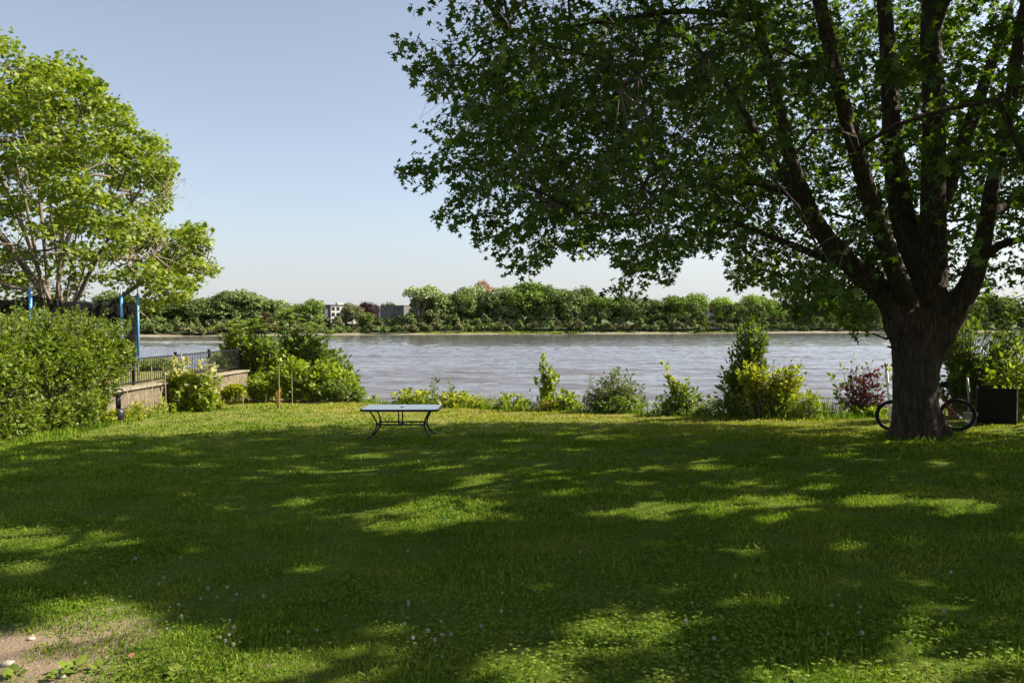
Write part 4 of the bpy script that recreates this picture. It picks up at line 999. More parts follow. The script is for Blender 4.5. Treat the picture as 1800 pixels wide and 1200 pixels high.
# small yellow plants at the foot of the hedge and wall
for px, by, D, s, lab in [(192, 744, 21.2, .3, 'small yellow plant at the foot of the hedge end'), (240, 730, 22.8, .42, 'upright yellow-green weed in front of the wall'), (385, 722, 26, .2, 'small yellow weed at the foot of the pale stake'), (216, 738, 21.9, .25, 'cream-leaved weed beside the black garden tool')]:
    b0 = wbush(px, by, D)
    bush('weed', lab, 'weed', b0, [(0, 0, s * .7, s * .6, s * .5, s * .7, 1)], 24, .09, 9, T_HEART, 'yellow' if px != 212 else 'cream', spread=.1, group='small plants by the retaining wall')
mb = MB(); st = MB()
for q in range(260):
    y = R.uniform(21.6, 33); p = np.array([-11.6 + abs(R.normal(0, .16)), y, 0]); p[2] = float(ground0(p[0], y)) - .03
    shoots(mb, st, [p], [p + [R.normal(0, .1), R.normal(0, .1), abs(R.normal(.26, .2)) + .06]], .085, 9, T_HEART if q % 2 else T_NARROW, start=.1, mi=int(R.uniform() < .35), skipstem=True)
tag(mb.build('wall_weeds', [M['lime'], M['yellow']]), 'low weeds growing at the foot of the retaining wall', 'weeds', kind='stuff')
# black garden tool with loop handle
b0 = wbush(207, 738, 21.6)
tr_ = thing('garden_tool', 'black garden tool with loop handle leaning at the hedge end', 'tool', b0)
mb = MB()
top = P(208, 689, 21.6)
mb.tube([top + np.array([.15 * math.cos(a), .02 * math.sin(a), .09 * math.sin(a)]) for a in np.linspace(0, 2 * PI, 21)[:-1]], .022, 8, closed=True); part('handle', mb, M['black_metal'], tr_, True)
mb = MB(); mb.tube([top + [-.02, 0, -.1], b0 + [-.02, 0, .4]], .05, 8); mb.tube([top + [.06, 0, -.1], b0 + [.05, 0, .4]], .02, 8); part('shaft', mb, M['black_metal'], tr_, True)
mb = MB(); mb.lathe([(.0, .02), (.12, .02), (.17, .08), (.17, .32), (.12, .42), (.0, .43)], 14, 0, b0); part('motor_housing', mb, M['black_metal'], tr_, True)

# ================================================================== PATIO TABLE
tp0 = P(707, 767, 18.05); tz = float(ground(tp0[0], tp0[1])); to = np.array([tp0[0], tp0[1], tz])
tab = thing('patio_table', 'glass-topped patio table with black curved legs on the lawn', 'table', to)
W2, D2, TH = .93, .56, .75
def rrect(w, d, r, n=6):
    out = []
    for cx, cy, a0 in ((w - r, d - r, 0), (-w + r, d - r, PI / 2), (-w + r, -d + r, PI), (w - r, -d + r, 1.5 * PI)):
        for q in np.linspace(0, PI / 2, n): out.append((cx + r * math.cos(a0 + q), cy + r * math.sin(a0 + q)))
    return np.array(out)
ol = rrect(W2, D2, .16); k = len(ol)
mb = MB(); mb.tube(np.c_[ol, np.full(k, TH - .027)] + to, .027, 8, closed=True); part('rim', mb, M['black_metal'], tab, True)
def glassmat():
    m, nt, out = newmat('pale_table_glass'); L = nt.links.new
    b = N(nt, 'ShaderNodeBsdfPrincipled', Roughness=.07); b.inputs['Base Color'].default_value = (.52, .60, .62, 1); b.inputs['Specular IOR Level'].default_value = .8  # some of the sky's reflection is put into the pale base colour
    tc = N(nt, 'ShaderNodeTexCoord'); n = N(nt, 'ShaderNodeTexNoise', Scale=60., Detail=3.); L(tc.outputs['Object'], n.inputs['Vector'])
    L(ramp(nt, n.outputs[0], [(.3, (.05, .05, .05)), (.7, (.10, .10, .10))]), b.inputs['Roughness'])
    L(b.outputs[0], out.inputs[0]); return m
ig = rrect(W2 - .012, D2 - .012, .15); mb = MB()
v = np.concatenate([np.c_[ig, np.full(k, TH - .004)], np.c_[ig, np.full(k, TH + .004)]]) + to
mb.add(v, [list(range(k, 2 * k)), list(range(k - 1, -1, -1))] + [[i, (i + 1) % k, k + (i + 1) % k, k + i] for i in range(k)]); part('glass_top', mb, glassmat(), tab)
mb = MB(); mb.lathe([(.02, .0045), (.045, .0045), (.045, .012), (.02, .012), (.02, .0045)], 18, 0, to + [0, 0, TH]); part('umbrella_ring', mb, M['black_metal'], tab)
for sx in (-1, 1):
    for sy in (-1, 1):
        pts = np.array([(sx * .73, sy * .42, TH - .03), (sx * .66, sy * .36, .60), (sx * .59, sy * .28, .46), (sx * .575, sy * .262, .36), (sx * .59, sy * .275, .26), (sx * .66, sy * .33, .13), (sx * .75, sy * .40, .04), (sx * .79, sy * .43, .0)]) + to
        pts = np.concatenate([pts[:1], *[[.25 * a + .75 * b, .75 * b + .25 * c] for a, b, c in zip(pts[:-2], pts[1:-1], pts[2:])], pts[-1:]])
        mb = MB(); mb.tube(pts, .020, 8); part('leg', mb, M['black_metal'], tab, True)
mb = MB()
for sy in (-1, 1): mb.box(to + [-.59, sy * .265 - .012, .335], to + [.59, sy * .265 + .012, .375])
part('long_rails', mb, M['black_metal'], tab)
mb = MB()
for sx in (-1, 1): mb.box(to + [sx * .585 - .012, -.253, .337], to + [sx * .585 + .012, .253, .372])
mb.box(to + [-.05, -.253, .337], to + [-.02, .253, .372]); mb.box(to + [.02, -.253, .337], to + [.05, .253, .372]); part('cross_bars', mb, M['black_metal'], tab)
for sx in (-1, 1):
    mb = MB(); mb.tube([to + [sx * .045, -.26, .376], to + [sx * .045, -.26, TH - .03]], .017, 8); part('centre_post', mb, M['black_metal'], tab, True)

# ================================================================== RIVERBANK PLANTS
def bb(px, extra=.5): p = edge(px, extra); p[2] = max(p[2], WATER); return p
G = 'plants along the top of the riverbank'
def rb(name, label, cat, px, extra, hpx, wpx, n, leaf, per, T, mat, lobes=None, **kw):
    """a plant whose visible size in the photo is wpx by hpx, standing on the bank"""
    b = bb(px, extra); s = b[1] / F; h = hpx * s; w = wpx * s / 2
    top = P(px, 0, b[1])
    return bush(name, label, cat, b, lobes(h, w) if lobes else [(0, 0, h * .52, w, w * .7, h * .5, 1)], n, leaf, per, T, M and mat, group=G, **kw)
def top_h(px, extra, py):        # plant height in px, from its base on the bank to the photo's row py
    b = bb(px, extra); return (P(px, py, b[1])[2] - b[2]) / (b[1] / F)
def rbt(name, label, cat, px, py, wpx, n, leaf, per, T, mat, extra=.5, lobes=None, **kw):
    return rb(name, label, cat, px, extra, top_h(px, extra, py), wpx, n, leaf, per, T, mat, lobes, **kw)
upright = lambda h, w: [(0, 0, h * .75, w * .35, w * .3, h * .25, .5), (0, 0, h * .5, w * .7, w * .5, h * .3, .6), (0, 0, h * .25, w, w * .7, h * .25, .5)]
rbt('weed', 'low pale weed by the water left of the table', 'weed', 655, 692, 34, 20, .09, 9, T_HEART, 'lime')
rbt('shrub', 'yellow-green leafy shrub on the bank right behind the table', 'shrub', 722, 682, 66, 70, .13, 12, T_HEART, 'yellow', spread=.3)
rbt('shrub', 'dark upright shoots standing between the yellow shrubs behind the table', 'shrub', 762, 658, 36, 16, .12, 10, T_OVAL, 'green', lobes=upright, spread=.1)
rbt('shrub', 'thin dark shoot at the right end of the table', 'shrub', 792, 660, 24, 12, .11, 9, T_OVAL, 'green', lobes=upright, spread=.08)
rbt('shrub', 'yellow-green mound of leaves right of the table', 'shrub', 800, 690, 90, 90, .13, 12, T_HEART, 'yellow', spread=.5)
rbt('shrub', 'small yellow mound between the table and the orange-tinged plant', 'shrub', 848, 700, 44, 40, .11, 11, T_HEART, 'yellow', spread=.3)
rbt('shrub', 'orange-tinged low plant left of the young poplar', 'shrub', 902, 692, 60, 46, .12, 10, T_HEART, 'lime', spread=.3)
rbt('weed', 'rusty orange seed heads at the top of the bank beside the young poplar', 'weed', 888, 702, 30, 14, .08, 9, T_OVAL, 'orange', spread=.1)
rbt('young_poplar', 'slim young poplar with large round leaves on the bank', 'sapling', 962, 624, 56, 52, .13, 10, T_HEART, 'lime', spread=.08, wide=1.15,
    lobes=lambda h, w: [(-.1 * w, 0, h * .8, w * .4, w * .3, h * .2, .6), (0, 0, h * .55, w * .75, w * .5, h * .22, .7), (.3 * w, 0, h * .3, w * 1, w * .6, h * .25, .6)])
rbt('weed', 'rusty orange dock weed at the foot of the young poplar', 'weed', 968, 702, 40, 36, .07, 12, T_OVAL, 'orange', extra=.1, spread=.15)
rbt('shrub', 'lime-green low shrub right of the poplar foot', 'shrub', 1000, 690, 44, 44, .12, 11, T_HEART, 'lime', spread=.2)
rbt('shrub', 'wide airy willow bush right of the young poplar', 'shrub', 1082, 645, 116, 190, .10, 16, T_NARROW, 'grey_green', spread=.35, wide=2.,
    lobes=lambda h, w: [(0, 0, h * .62, w * .7, w * .5, h * .38, .9), (-.5 * w, 0, h * .45, w * .5, w * .5, h * .38, .6), (.55 * w, 0, h * .4, w * .5, w * .4, h * .3, .6)])
rbt('shrub', 'green leafy undergrowth at the foot of the airy willow bush', 'shrub', 1085, 692, 120, 110, .11, 12, T_OVAL, 'green', extra=.3, spread=.5)
rbt('shrub', 'dark bush with one bright shoot leaning left above it', 'shrub', 1195, 668, 76, 80, .12, 12, T_OVAL, 'green', spread=.25)
b = bb(1195, .5); root_ = thing('shrub', 'bright lime shoot arching up and left over the dark bush', 'shrub', b, group=G)
fol, st = MB(), MB(); shoots(fol, st, [b] * 4, [P(1168, 640, b[1]), P(1178, 662, b[1]), P(1188, 675, b[1] - .1), P(1210, 668, b[1])], .13, 34, T_HEART, start=.35, up=.6, rad=.01)
part('foliage', fol, M['yellow'], root_); part('stems', st, M['stem'], root_)
# the pair of tall shrubs
rbt('shrub', 'tall dark green pointed shrub standing on the bank', 'shrub', 1312, 556, 110, 300, .13, 15, T_OVAL, 'green', extra=.9, spread=.2, rad=.012,
    lobes=lambda h, w: [(.2 * w, 0, h * .8, w * .45, w * .35, h * .2, .8), (0, 0, h * .58, w * .6, w * .5, h * .25, .9), (-.3 * w, 0, h * .35, w * .6, w * .5, h * .25, .9), (.1 * w, 0, h * .22, w * .8, w * .5, h * .2, .5)])
rbt('shrub', 'bright yellow-green shrub growing against the tall dark one', 'shrub', 1350, 625, 130, 240, .12, 15, T_OVAL, 'yellow', extra=.4, spread=.2, rad=.01,
    lobes=lambda h, w: [(.75 * w, 0, h * .72, w * .22, w * .3, h * .28, .35), (0, 0, h * .6, w * .7, w * .5, h * .28, 1.), (.45 * w, 0, h * .45, w * .55, w * .4, h * .28, .7), (-.5 * w, 0, h * .7, w * .3, w * .3, h * .2, .4), (1.25 * w, 0, h * .28, w * .35, w * .2, h * .1, .2)])
mb = MB(); st = MB()
for q in range(620):
    px = R.uniform(690, 1470); p = bb(px, R.uniform(.0, 1.1)); hgt = abs(R.normal(.22, .16)) + .08
    if 990 < px < 1010 or 1240 < px < 1260: hgt *= .6
    shoots(mb, st, [p - [0, 0, .05]], [p + np.array([R.normal(0, .1), R.normal(0, .1), hgt])], R.uniform(.06, .11), 9, T_HEART if R.uniform() < .5 else T_OVAL, start=.15, rad=.003, mi=int(R.uniform() < .4))
tag(mb.build('bank_undergrowth', [M['lime'], M['green']]), 'tangle of low leafy weeds along the top of the riverbank', 'weeds', kind='stuff')
mb = MB()
for q in range(420):
    px = R.uniform(690, 1530); p = bb(px, R.uniform(-.05, .9)); t = np.array([R.normal(0, .12), R.normal(0, .1), abs(R.normal(.35, .14)) + .1])
    leaves(mb, [p], t[None, :], rsph(1), np.linalg.norm(t), (np.array([(-.010, 0, 0), (.010, 0, 0), (.008, .6, 0), (.03, 1, -.05), (-.008, .6, 0)]), [[0, 1, 2, 4], [4, 2, 3]]))
tag(mb.build('bank_grass', M['reed']), 'pale dry grass stalks along the top of the riverbank', 'grass', kind='stuff')
# wildflowers and reeds
def flowers(name, label, px0, px1, py, n, petal, hsd=.1):
    b = bb((px0 + px1) / 2, .15); root = thing(name, label, 'wildflowers', b, group=G); fol, st, fl = MB(), MB(), MB()
    for q in range(n):
        px = R.uniform(px0, px1); p = bb(px, R.uniform(.05, .7)); t = P(px + R.normal() * 5, py + abs(R.normal()) * 14, p[1]); t[2] = max(t[2], p[2] + .12)
        shoots(fol, st, [p], [t], .075, 9, T_NARROW, start=.1, rad=.003, wide=1.5)
        if R.uniform() < .5:
            o = t + R.normal(size=(7, 3)) * .022; leaves(fl, o, rsph(7), rsph(7), .035, T_HEART)
    part('foliage', fol, M['lime'], root); part('stems', st, M['stem'], root); part('blooms', fl, M[petal], root); return root
flowers('wildflowers', 'pale pink wildflowers below the tall pair of shrubs', 1285, 1345, 690, 130, 'petal')
flowers('wildflowers', 'cream wildflowers between the leaning shoot and the tall shrubs', 1222, 1290, 702, 120, 'petal')
flowers('wildflowers', 'light green tall weeds right below the yellow-green shrub', 1345, 1440, 694, 150, 'yellow')
b = bb(1470, .7); root_ = thing('reeds', 'grey-green reeds at the water left of the plum shrub', 'reeds', b, group=G); fol = MB()
for q in range(260):
    px = R.uniform(1432, 1520); p = bb(px, R.uniform(.4, 1.6)); t = P(px + R.normal() * 8, 690 + abs(R.normal()) * 22, p[1]) - p
    leaves(fol, [p], t[None, :], rsph(1), max(.2, np.linalg.norm(t)), (np.array([(-.012, 0, 0), (.012, 0, 0), (.009, .6, 0), (.03, 1, -.05), (-.009, .6, 0)]), [[0, 1, 2, 4], [4, 2, 3]]))
part('blades', fol, M['reed'], root_)
rbt('plum_shrub', 'dark plum-leaved shrub left of the maple trunk', 'shrub', 1522, 648, 84, 95, .11, 12, T_OVAL, 'plum', extra=.5, spread=.2, rad=.008)
b = bb(1492, .6); root_ = thing('shrub', 'pale green leafy shoots rising left of the plum shrub', 'shrub', b, group=G)
fol, st = MB(), MB(); tp = [P(px, py, b[1]) for px, py in [(1463, 662), (1470, 690), (1480, 648), (1500, 628), (1512, 640), (1505, 655), (1475, 705), (1466, 676), (1530, 640), (1565, 642), (1570, 660)]]
shoots(fol, st, [b + R.normal(size=3) * .08 for _ in tp], tp, .12, 18, T_OVAL, start=.35, rad=.007); part('foliage', fol, M['lime'], root_); part('stems', st, M['stem'], root_)
rbt('weed', 'yellow-green weeds between the plum shrub and the bicycle wheel', 'weed', 1528, 712, 70, 60, .09, 10, T_HEART, 'lime', extra=.2, spread=.4)
# right of the trunk
def free_bush(name, label, px, base_py, D, lobes, *a, **k):
    b = wbush(px, base_py, D); return bush(name, label, 'shrub', b, lobes, *a, group=G, **k)
free_bush('shrub', 'tall loose green shrub behind the bicycle saddle right of the trunk', 1700, 750, 17.6, [(-.1, 0, 2.2, .7, .6, .7, 1.), (.3, 0, 1.5, .8, .7, .6, 1.), (-.3, 0, 1.3, .5, .5, .6, .6), (1.1, .1, 1.6, .6, .5, .6, .7), (1.2, 0, 2.3, .5, .5, .5, .5)], 300, .12, 16, T_OVAL, 'green', spread=.15, rad=.012)
free_bush('shrub', 'bright leafy shrub above the dark bin at the right edge', 1772, 758, 16.5, [(0, -.3, .92, .62, .35, .22, .8), (.1, -.1, 1.2, .75, .4, .3, 1.), (.5, 0, 1.6, .5, .5, .5, .7)], 150, .12, 15, T_OVAL, 'lime', spread=.2)

# ================================================================== BICYCLE
DR, DF = 14.9, 15.45
rw = np.array([(1687 - 900) / F * DR, DR]); fw = np.array([(1573 - 900) / F * DF, DF])
ux = np.r_[unit(fw - rw), 0]; lean = unit(np.array([-ux[1] * .10, ux[0] * -.0 - .10, 1.])); side_ = unit(np.cross(ux, lean)); lean = unit(np.cross(side_, ux))
wb = np.linalg.norm(fw - rw); WR = .335
rb_ = np.array([rw[0], rw[1], float(ground(rw[0], rw[1]))]); fb_ = np.array([fw[0], fw[1], float(ground(fw[0], fw[1]))])
ux = unit(fb_ - rb_); lean = unit(np.cross(side_, ux)); lean = lean if lean[2] > 0 else -lean
bike = thing('bicycle', 'old bicycle with red frame leaning against the back of the maple', 'bicycle', rb_)
def bp_(a, h, s=0.): return rb_ + ux * a + lean * h + side_ * s
def wheel(a0, h0, par):
    c = bp_(a0, h0)
    circ = lambda r_, n=40: [c + r_ * (math.cos(t) * ux + math.sin(t) * lean) for t in np.linspace(0, 2 * PI, n + 1)[:-1]]
    hub = MB(); hub.tube([c - side_ * .05, c + side_ * .05], .022, 10); wo = part('wheel', hub, M['steel'], bike, True)
    m_ = MB(); m_.tube(circ(WR - .03), .03, 10, closed=True); subpart('tyre', m_, M['tyre'], wo, bike, True)
    m_ = MB(); m_.tube(circ(WR - .066), .011, 6, closed=True); subpart('rim', m_, M['black_metal'], wo, bike, True)
    m_ = MB()
    for t in np.linspace(0, 2 * PI, 29)[:-1]:
        e = c + (WR - .065) * (math.cos(t) * ux + math.sin(t) * lean); m_.tube([c + side_ * (.03 if int(t * 10) % 2 else -.03), e], .0012, 3, cap=False)
    subpart('spokes', m_, M['steel'], wo, bike)
wheel(0, WR, bike); wheel(wb, WR, bike)
BBk = (.44, .29); ST = (.27, .80); HT = (wb - .42, .82); HB = (wb - .36, .66)
m_ = MB()
for a, b, r_ in [(BBk, ST, .017), (ST, HT, .016), (BBk, HB, .02), (HT, HB, .021)]: m_.tube([bp_(*a), bp_(*b)], r_, 8)
for s in (-.045, .045):
    m_.tube([bp_(0, WR, s), bp_(BBk[0], BBk[1], s * .6)], .010, 6); m_.tube([bp_(0, WR, s), bp_(ST[0] + .02, ST[1] - .08, s * .5)], .009, 6)
part('frame', m_, M['red'], bike, True)
m_ = MB()
for s in (-.055, .055): m_.tube([bp_(wb, WR, s), bp_(wb - .22, .56, s), bp_(*HB, s * .7)], .012, 6)
part('fork', m_, M['red'], bike, True)
m_ = MB(); m_.tube([bp_(*ST), bp_(ST[0] - .04, ST[1] + .12)], .013, 8); part('seat_post', m_, M['steel'], bike)
m_ = MB(); sc = bp_(ST[0] - .05, ST[1] + .15)
m_.tube([sc - ux * .14 + lean * .01, sc - ux * .06 + lean * .02, sc + ux * .04, sc + ux * .14], [.05, .075, .04, .018], 10); part('saddle', m_, M['tyre'], bike, True)
m_ = MB(); hs = bp_(HT[0] - .02, HT[1] + .12); m_.tube([bp_(*HT), hs], .014, 8); m_.tube([hs - side_ * .3 - ux * .06, hs - side_ * .1 + ux * .03, hs + side_ * .1 + ux * .03, hs + side_ * .3 - ux * .06], .012, 8); part('handlebar', m_, M['steel'], bike, True)
m_ = MB(); c = bp_(*BBk, -.06); m_.tube([c + .09 * (math.cos(t) * ux + math.sin(t) * lean) for t in np.linspace(0, 2 * PI, 25)[:-1]], .006, 5, closed=True)
m_.tube([c, c + ux * .12 - lean * .12], .009, 6); m_.tube([bp_(*BBk, .06), bp_(*BBk, .06) - ux * .12 + lean * .12], .009, 6); m_.tube([bp_(*BBk, -.06), bp_(*BBk, .06)], .016, 8); co = part('crank', m_, M['steel'], bike, True)
for s, e in ((-1, c + ux * .12 - lean * .12), (1, bp_(*BBk, .06) - ux * .12 + lean * .12)):
    m_ = MB(); m_.tube([e, e + side_ * s * .09], .018, 6); subpart('pedal', m_, M['tyre'], co, bike)
m_ = MB()
for dz in (.09, -.09): m_.tube([bp_(BBk[0], BBk[1] + dz, -.06), bp_(0, WR + dz * .45, -.05)], .004, 4)
part('chain', m_, M['black_metal'], bike)
m_ = MB(); m_.box((-.06, -.045, -.03), (.06, .045, .03)); 
# white trellis gate behind the trunk's left side
g0 = wbush(1562, 752, 17.0); s = 17.0 / F
tg_ = thing('white_trellis', 'leaning white wooden trellis post and lattice left of the trunk', 'trellis', g0)
m_ = MB(); m_.tube([P(1567, 752, 17), P(1558, 646, 17)], .035, 4); part('post', m_, M['white'], tg_)
m_ = MB(); m_.tube([P(1563, 694, 17.0), P(1590, 692, 17.0)], .02, 4); m_.tube([P(1563, 700, 17.02), P(1590, 718, 17.02)], .012, 4); m_.tube([P(1566, 726, 17.02), P(1592, 696, 17.02)], .012, 4); m_.tube([P(1567, 738, 17.04), P(1592, 712, 17.04)], .012, 4); m_.tube([P(1564, 712, 17.04), P(1592, 736, 17.04)], .012, 4); m_.tube([P(1577, 694, 17.06), P(1581, 748, 17.06)], .016, 4)
part('lattice', m_, M['white'], tg_)
m_ = MB(); n_ = 16; o = P(1557, 645, 17) + R.normal(size=(n_, 3)) * .05; leaves(m_, o, rsph(n_) + [0, 0, .6], rsph(n_), .09, T_OVAL); tag(m_.build('plum_sprig', M['plum'], origin=P(1557, 645, 17)), 'dark red leafy sprig over the top of the white trellis post', 'leaves')
# white pole, bucket
p = wbush(1706, 762, 16.2)
m_ = MB(); m_.tube([p, P(1704, 700, 16.2), P(1700, 664, 16.2)], [.032, .03, .025], 8)
tag(m_.build('post', M['greyplastic'], origin=p, smooth=True), 'pale upright post behind the rear wheel of the bicycle', 'post')
b0 = P(1705, 769, 15.6); b0[2] = float(ground(b0[0], b0[1]))
bk = thing('bucket', 'pale grey bucket seen through the rear bicycle wheel', 'bucket', b0)
m_ = MB(); m_.lathe([(.0, .0), (.10, .0), (.13, .26), (.14, .26), (.14, .275), (.125, .275), (.095, .02), (0, .02)], 18, 0, b0); part('pail', m_, M['greyplastic'], bk, True)
m_ = MB(); m_.tube([b0 + [.14 * math.cos(t), -.02 - .05 * math.sin(t), .262 - .09 * math.sin(t)] for t in np.linspace(0, PI, 12)], .004, 4); part('handle', m_, M['steel'], bk)
# dark wooden bin
c0 = P(1749, 766, 15.9); c0[2] = float(ground(c0[0], c0[1]))
bn = thing('compost_bin', 'dark slatted wooden bin beside the bicycle at the right edge', 'bin', c0, math.radians(-29))
bw, bd, bh = .35, .33, .78
for nm, mk in (('front_panel', lambda m, z0, z1: m.box((-bw, -bd, z0), (bw, -bd + .025, z1))), ('back_panel', lambda m, z0, z1: m.box((-bw, bd - .025, z0), (bw, bd, z1))),
               ('side_panel', lambda m, z0, z1: m.box((-bw, -bd + .027, z0), (-bw + .025, bd - .027, z1))), ('side_panel', lambda m, z0, z1: m.box((bw - .025, -bd + .027, z0), (bw, bd - .027, z1)))):
    m_ = MB()
    for q in range(6): mk(m_, .02 + q * .13, .02 + q * .13 + .126)
    m_.build(nm, M['binwood'], bn)
for sx in (-1, 1):
    for sy in (-1, 1):
        m_ = MB(); m_.box((sx * (bw - .06) - .025, sy * (bd - .06) - .025, -.05), (sx * (bw - .06) + .025, sy * (bd - .06) + .025, bh)); m_.build('corner_post', M['binwood'], bn)
m_ = MB(); m_.box((-bw + .03, -bd + .03, .0), (bw - .03, bd - .03, .62)); m_.build('contents', solid('dark_compost', (.02, .016, .01), .95), bn)
# wire fence at the right edge
w0 = P(1787, 764, 16.0); w0[2] = float(ground(w0[0], w0[1]))
wf = thing('wire_fence', 'thin wire mesh fence at the right edge beside the dark bin', 'fence', w0)
m_ = MB(); m_.tube([w0 - [0, 0, .1], w0 + [0, 0, .82]], .012, 6); part('post', m_, M['galv'], wf)
m_ = MB()
for q in range(9): m_.tube([w0 + [0, 0, .04 + q * .095], w0 + [2.4, .5, .04 + q * .095]], .0013, 4)
for q in range(1, 26): m_.tube([w0 + [q * .095, q * .0198, .02], w0 + [q * .095, q * .0198, .82]], .0013, 4)
part('mesh', m_, M['twig'], wf)
h0 = P(1800, 772, 14.6); h0[2] = float(ground(h0[0], h0[1])) + .03
m_ = MB(); m_.tube([h0 + [-.22, .02, -.02], h0 + [-.1, .0, .03], h0 + [.1, -.02, .05], h0 + [.5, 0, .04], h0 + [1., .1, 0]], .012, 6); tag(m_.build('garden_hose', M['tyre'], origin=h0), 'bit of black hose lying on the grass at the right edge', 'hose')

# ================================================================== GRASS
fol = MB(); clo = MB()
T_BLADE = (np.array([(-.07, 0, 0), (.07, 0, 0), (.055, .55, .06), (-.055, .55, .06), (0, 1., .25)]), [[0, 1, 2, 3], [3, 2, 4]])
def lawn_pts(D0, D1, dens):
    area = (D1 ** 2 - D0 ** 2) / 2 * 1.66; n = int(area * dens)
    D = np.sqrt(R.uniform(D0 ** 2, D1 ** 2, n)); x = R.uniform(-.83, .83, n) * D
    ok = (D < bank(x) + .1) & (x > -11.75)
    dx = np.sqrt((x - DIRT[0]) ** 2 + (D - DIRT[1]) ** 2)
    bare = np.exp(-(dx / .52) ** 2) * (1 + .75 * vnoise(x, D, 5) + .4 * vnoise(x, D, 13., 1.))
    ok &= R.uniform(size=n) > bare * 1.15
    ok &= (x - TB[0]) ** 2 + (D - TB[1]) ** 2 > .3
    x, D = x[ok], D[ok]; return x, D, ground(x, D)
dryg = MB()
for D0, D1, dens, hgt, wid in [(3.2, 5.5, 7500, .029, 1.3), (5.5, 8, 5000, .029, 1.5), (8, 12, 2200, .031, 2.2), (12, 18, 900, .034, 3.0), (18, 31, 260, .042, 4.2)]:
    x, y, z = lawn_pts(D0, D1, dens); n = len(x)
    o = np.stack([x, y, z - .004], 1)
    d = unit(np.stack([R.normal(.05, .45, n), R.normal(0, .45, n), np.ones(n)], 1))
    h = hgt * np.clip(R.normal(1, .32, n), .4, 2.2) * (1 + .35 * vnoise(x, y, 2.1) + .2 * vnoise(x, y, 5., 2.))
    rs = rsph(n); dm = R.uniform(size=n) < np.clip((y - (bank(x) - 7.5)) / 6, .02, .72)
    leaves(fol, o[~dm], d[~dm], rs[~dm], h[~dm], T_BLADE, wide=wid); leaves(dryg, o[dm], d[dm], rs[dm], h[dm], T_BLADE, wide=wid)
# taller uncut grass along the bank top and hedge foot
x = R.uniform(-11.6, 14, 5200); y = bank(x) + R.normal(.1, .25, len(x)); z = ground(x, y); n = len(x)
leaves(fol, np.stack([x, y, z], 1), unit(np.stack([R.normal(0, .3, n), R.normal(0, .3, n), np.ones(n)], 1)), rsph(n), np.clip(R.normal(.15, .06, n), .05, .4), T_BLADE, wide=.8)
y = R.uniform(14, 24, 2600); x = -11.5 + R.normal(0, .18, len(y)); x = np.where(y > 22.5, -11.7 + np.abs(R.normal(0, .1, len(y))), x); z = ground0(x, y); n = len(x)
leaves(fol, np.stack([x, y, z], 1), unit(np.stack([R.normal(.2, .3, n), R.normal(0, .3, n), np.ones(n)], 1)), rsph(n), np.clip(R.normal(.13, .05, n), .05, .3), T_BLADE, wide=.9)
M['dry'] = leafmat('dry_grass_blade', [(.20, .24, .02), (.31, .31, .035), (.42, .37, .08)], (1.15, 1.15, .6), .35, .01)
n = 900; a = R.uniform(0, 2 * PI, n); q = R.uniform(.44, .80, n) * (1 + .12 * np.sin(a * 5)); x = TB[0] + q * np.cos(a); y = TB[1] + q * np.sin(a)
leaves(fol, np.stack([x, y, ground(x, y) - .004], 1), unit(np.stack([R.normal(0, .4, n), R.normal(0, .4, n), np.ones(n)], 1)), rsph(n), np.clip(R.normal(.085, .035, n), .03, .2), T_BLADE, wide=1.1)
tag(dryg.build('dry_grass', M['dry']), 'yellowing dry grass along the top of the bank', 'grass', kind='stuff')
tag(fol.build('grass', M['grass']), 'short mown grass covering the lawn', 'grass', kind='stuff')
for D0, D1, dens in [(3.2, 5.5, 700), (5.5, 8, 420), (8, 11, 160)]:
    x, y, z = lawn_pts(D0, D1, dens); k = vnoise(x, y, 1.4, .7) + .5 * vnoise(x, y, 3.7) + R.normal(size=len(x)) * .6 > .1; x, y, z = x[k], y[k], z[k]; n = len(x)
    h = R.uniform(.02, .055, n); a0 = R.uniform(0, 2 * PI, n)
    for q in range(3):
        a = a0 + q * 2.1; d = np.stack([np.cos(a), np.sin(a), R.uniform(-.15, .25, n)], 1)
        leaves(clo, np.stack([x, y, z + h], 1), d, np.array([0, 0, 1.]) + R.normal(size=(n, 3)) * .2, R.uniform(.010, .018, n), T_HEART, wide=1.5)
tag(clo.build('clover', M['clover']), 'clover leaves growing among the near lawn grass', 'clover', kind='stuff')
# white clover heads, each its own
hd = MB(); n = 70; d = rsph(n); leaves(hd, d * .003, d, rsph(n), .0095, T_OVAL, wide=1.9)
hd.lathe([(.0, -.0055), (.0045, -.004), (.0062, 0), (.0045, .004), (.0, .0058)], 8)
st = MB(); st.tube([(0, 0, -.075), (.004, 0, -.03), (0, 0, 0)], .0012, 4)
proto = None
pts = []
for (cx, cy, sx_, sy_, n_) in [(300, 1090, 160, 45, 17), (790, 1130, 90, 40, 16), (370, 1150, 60, 35, 9), (690, 1020, 150, 60, 6), (1150, 1060, 250, 60, 8), (1500, 1080, 170, 60, 10), (1000, 890, 300, 25, 8), (200, 1040, 110, 20, 8)]:
    for q in range(n_):
        px, py = R.normal(cx, sx_), R.normal(cy, sy_)
        if 0 < px < 1800 and 850 < py < 1195: pts.append((px, py))
for px, py in pts:
    g = gpt(px, py); s = R.uniform(.6, 1.1)
    r_ = thing('clover_flower', 'small white clover head standing in the lawn grass', 'flower', g + [0, 0, .075 * s], R.uniform(0, 6), 'white clover heads scattered over the lawn')
    r_.scale = (s, s, s)
    if proto is None: proto = (hd.build('flower_head', M['petal'], r_), st.build('stalk', M['stem'], r_))
    else:
        for o in proto:
            c = o.copy(); C.objects.link(c); c.parent = r_
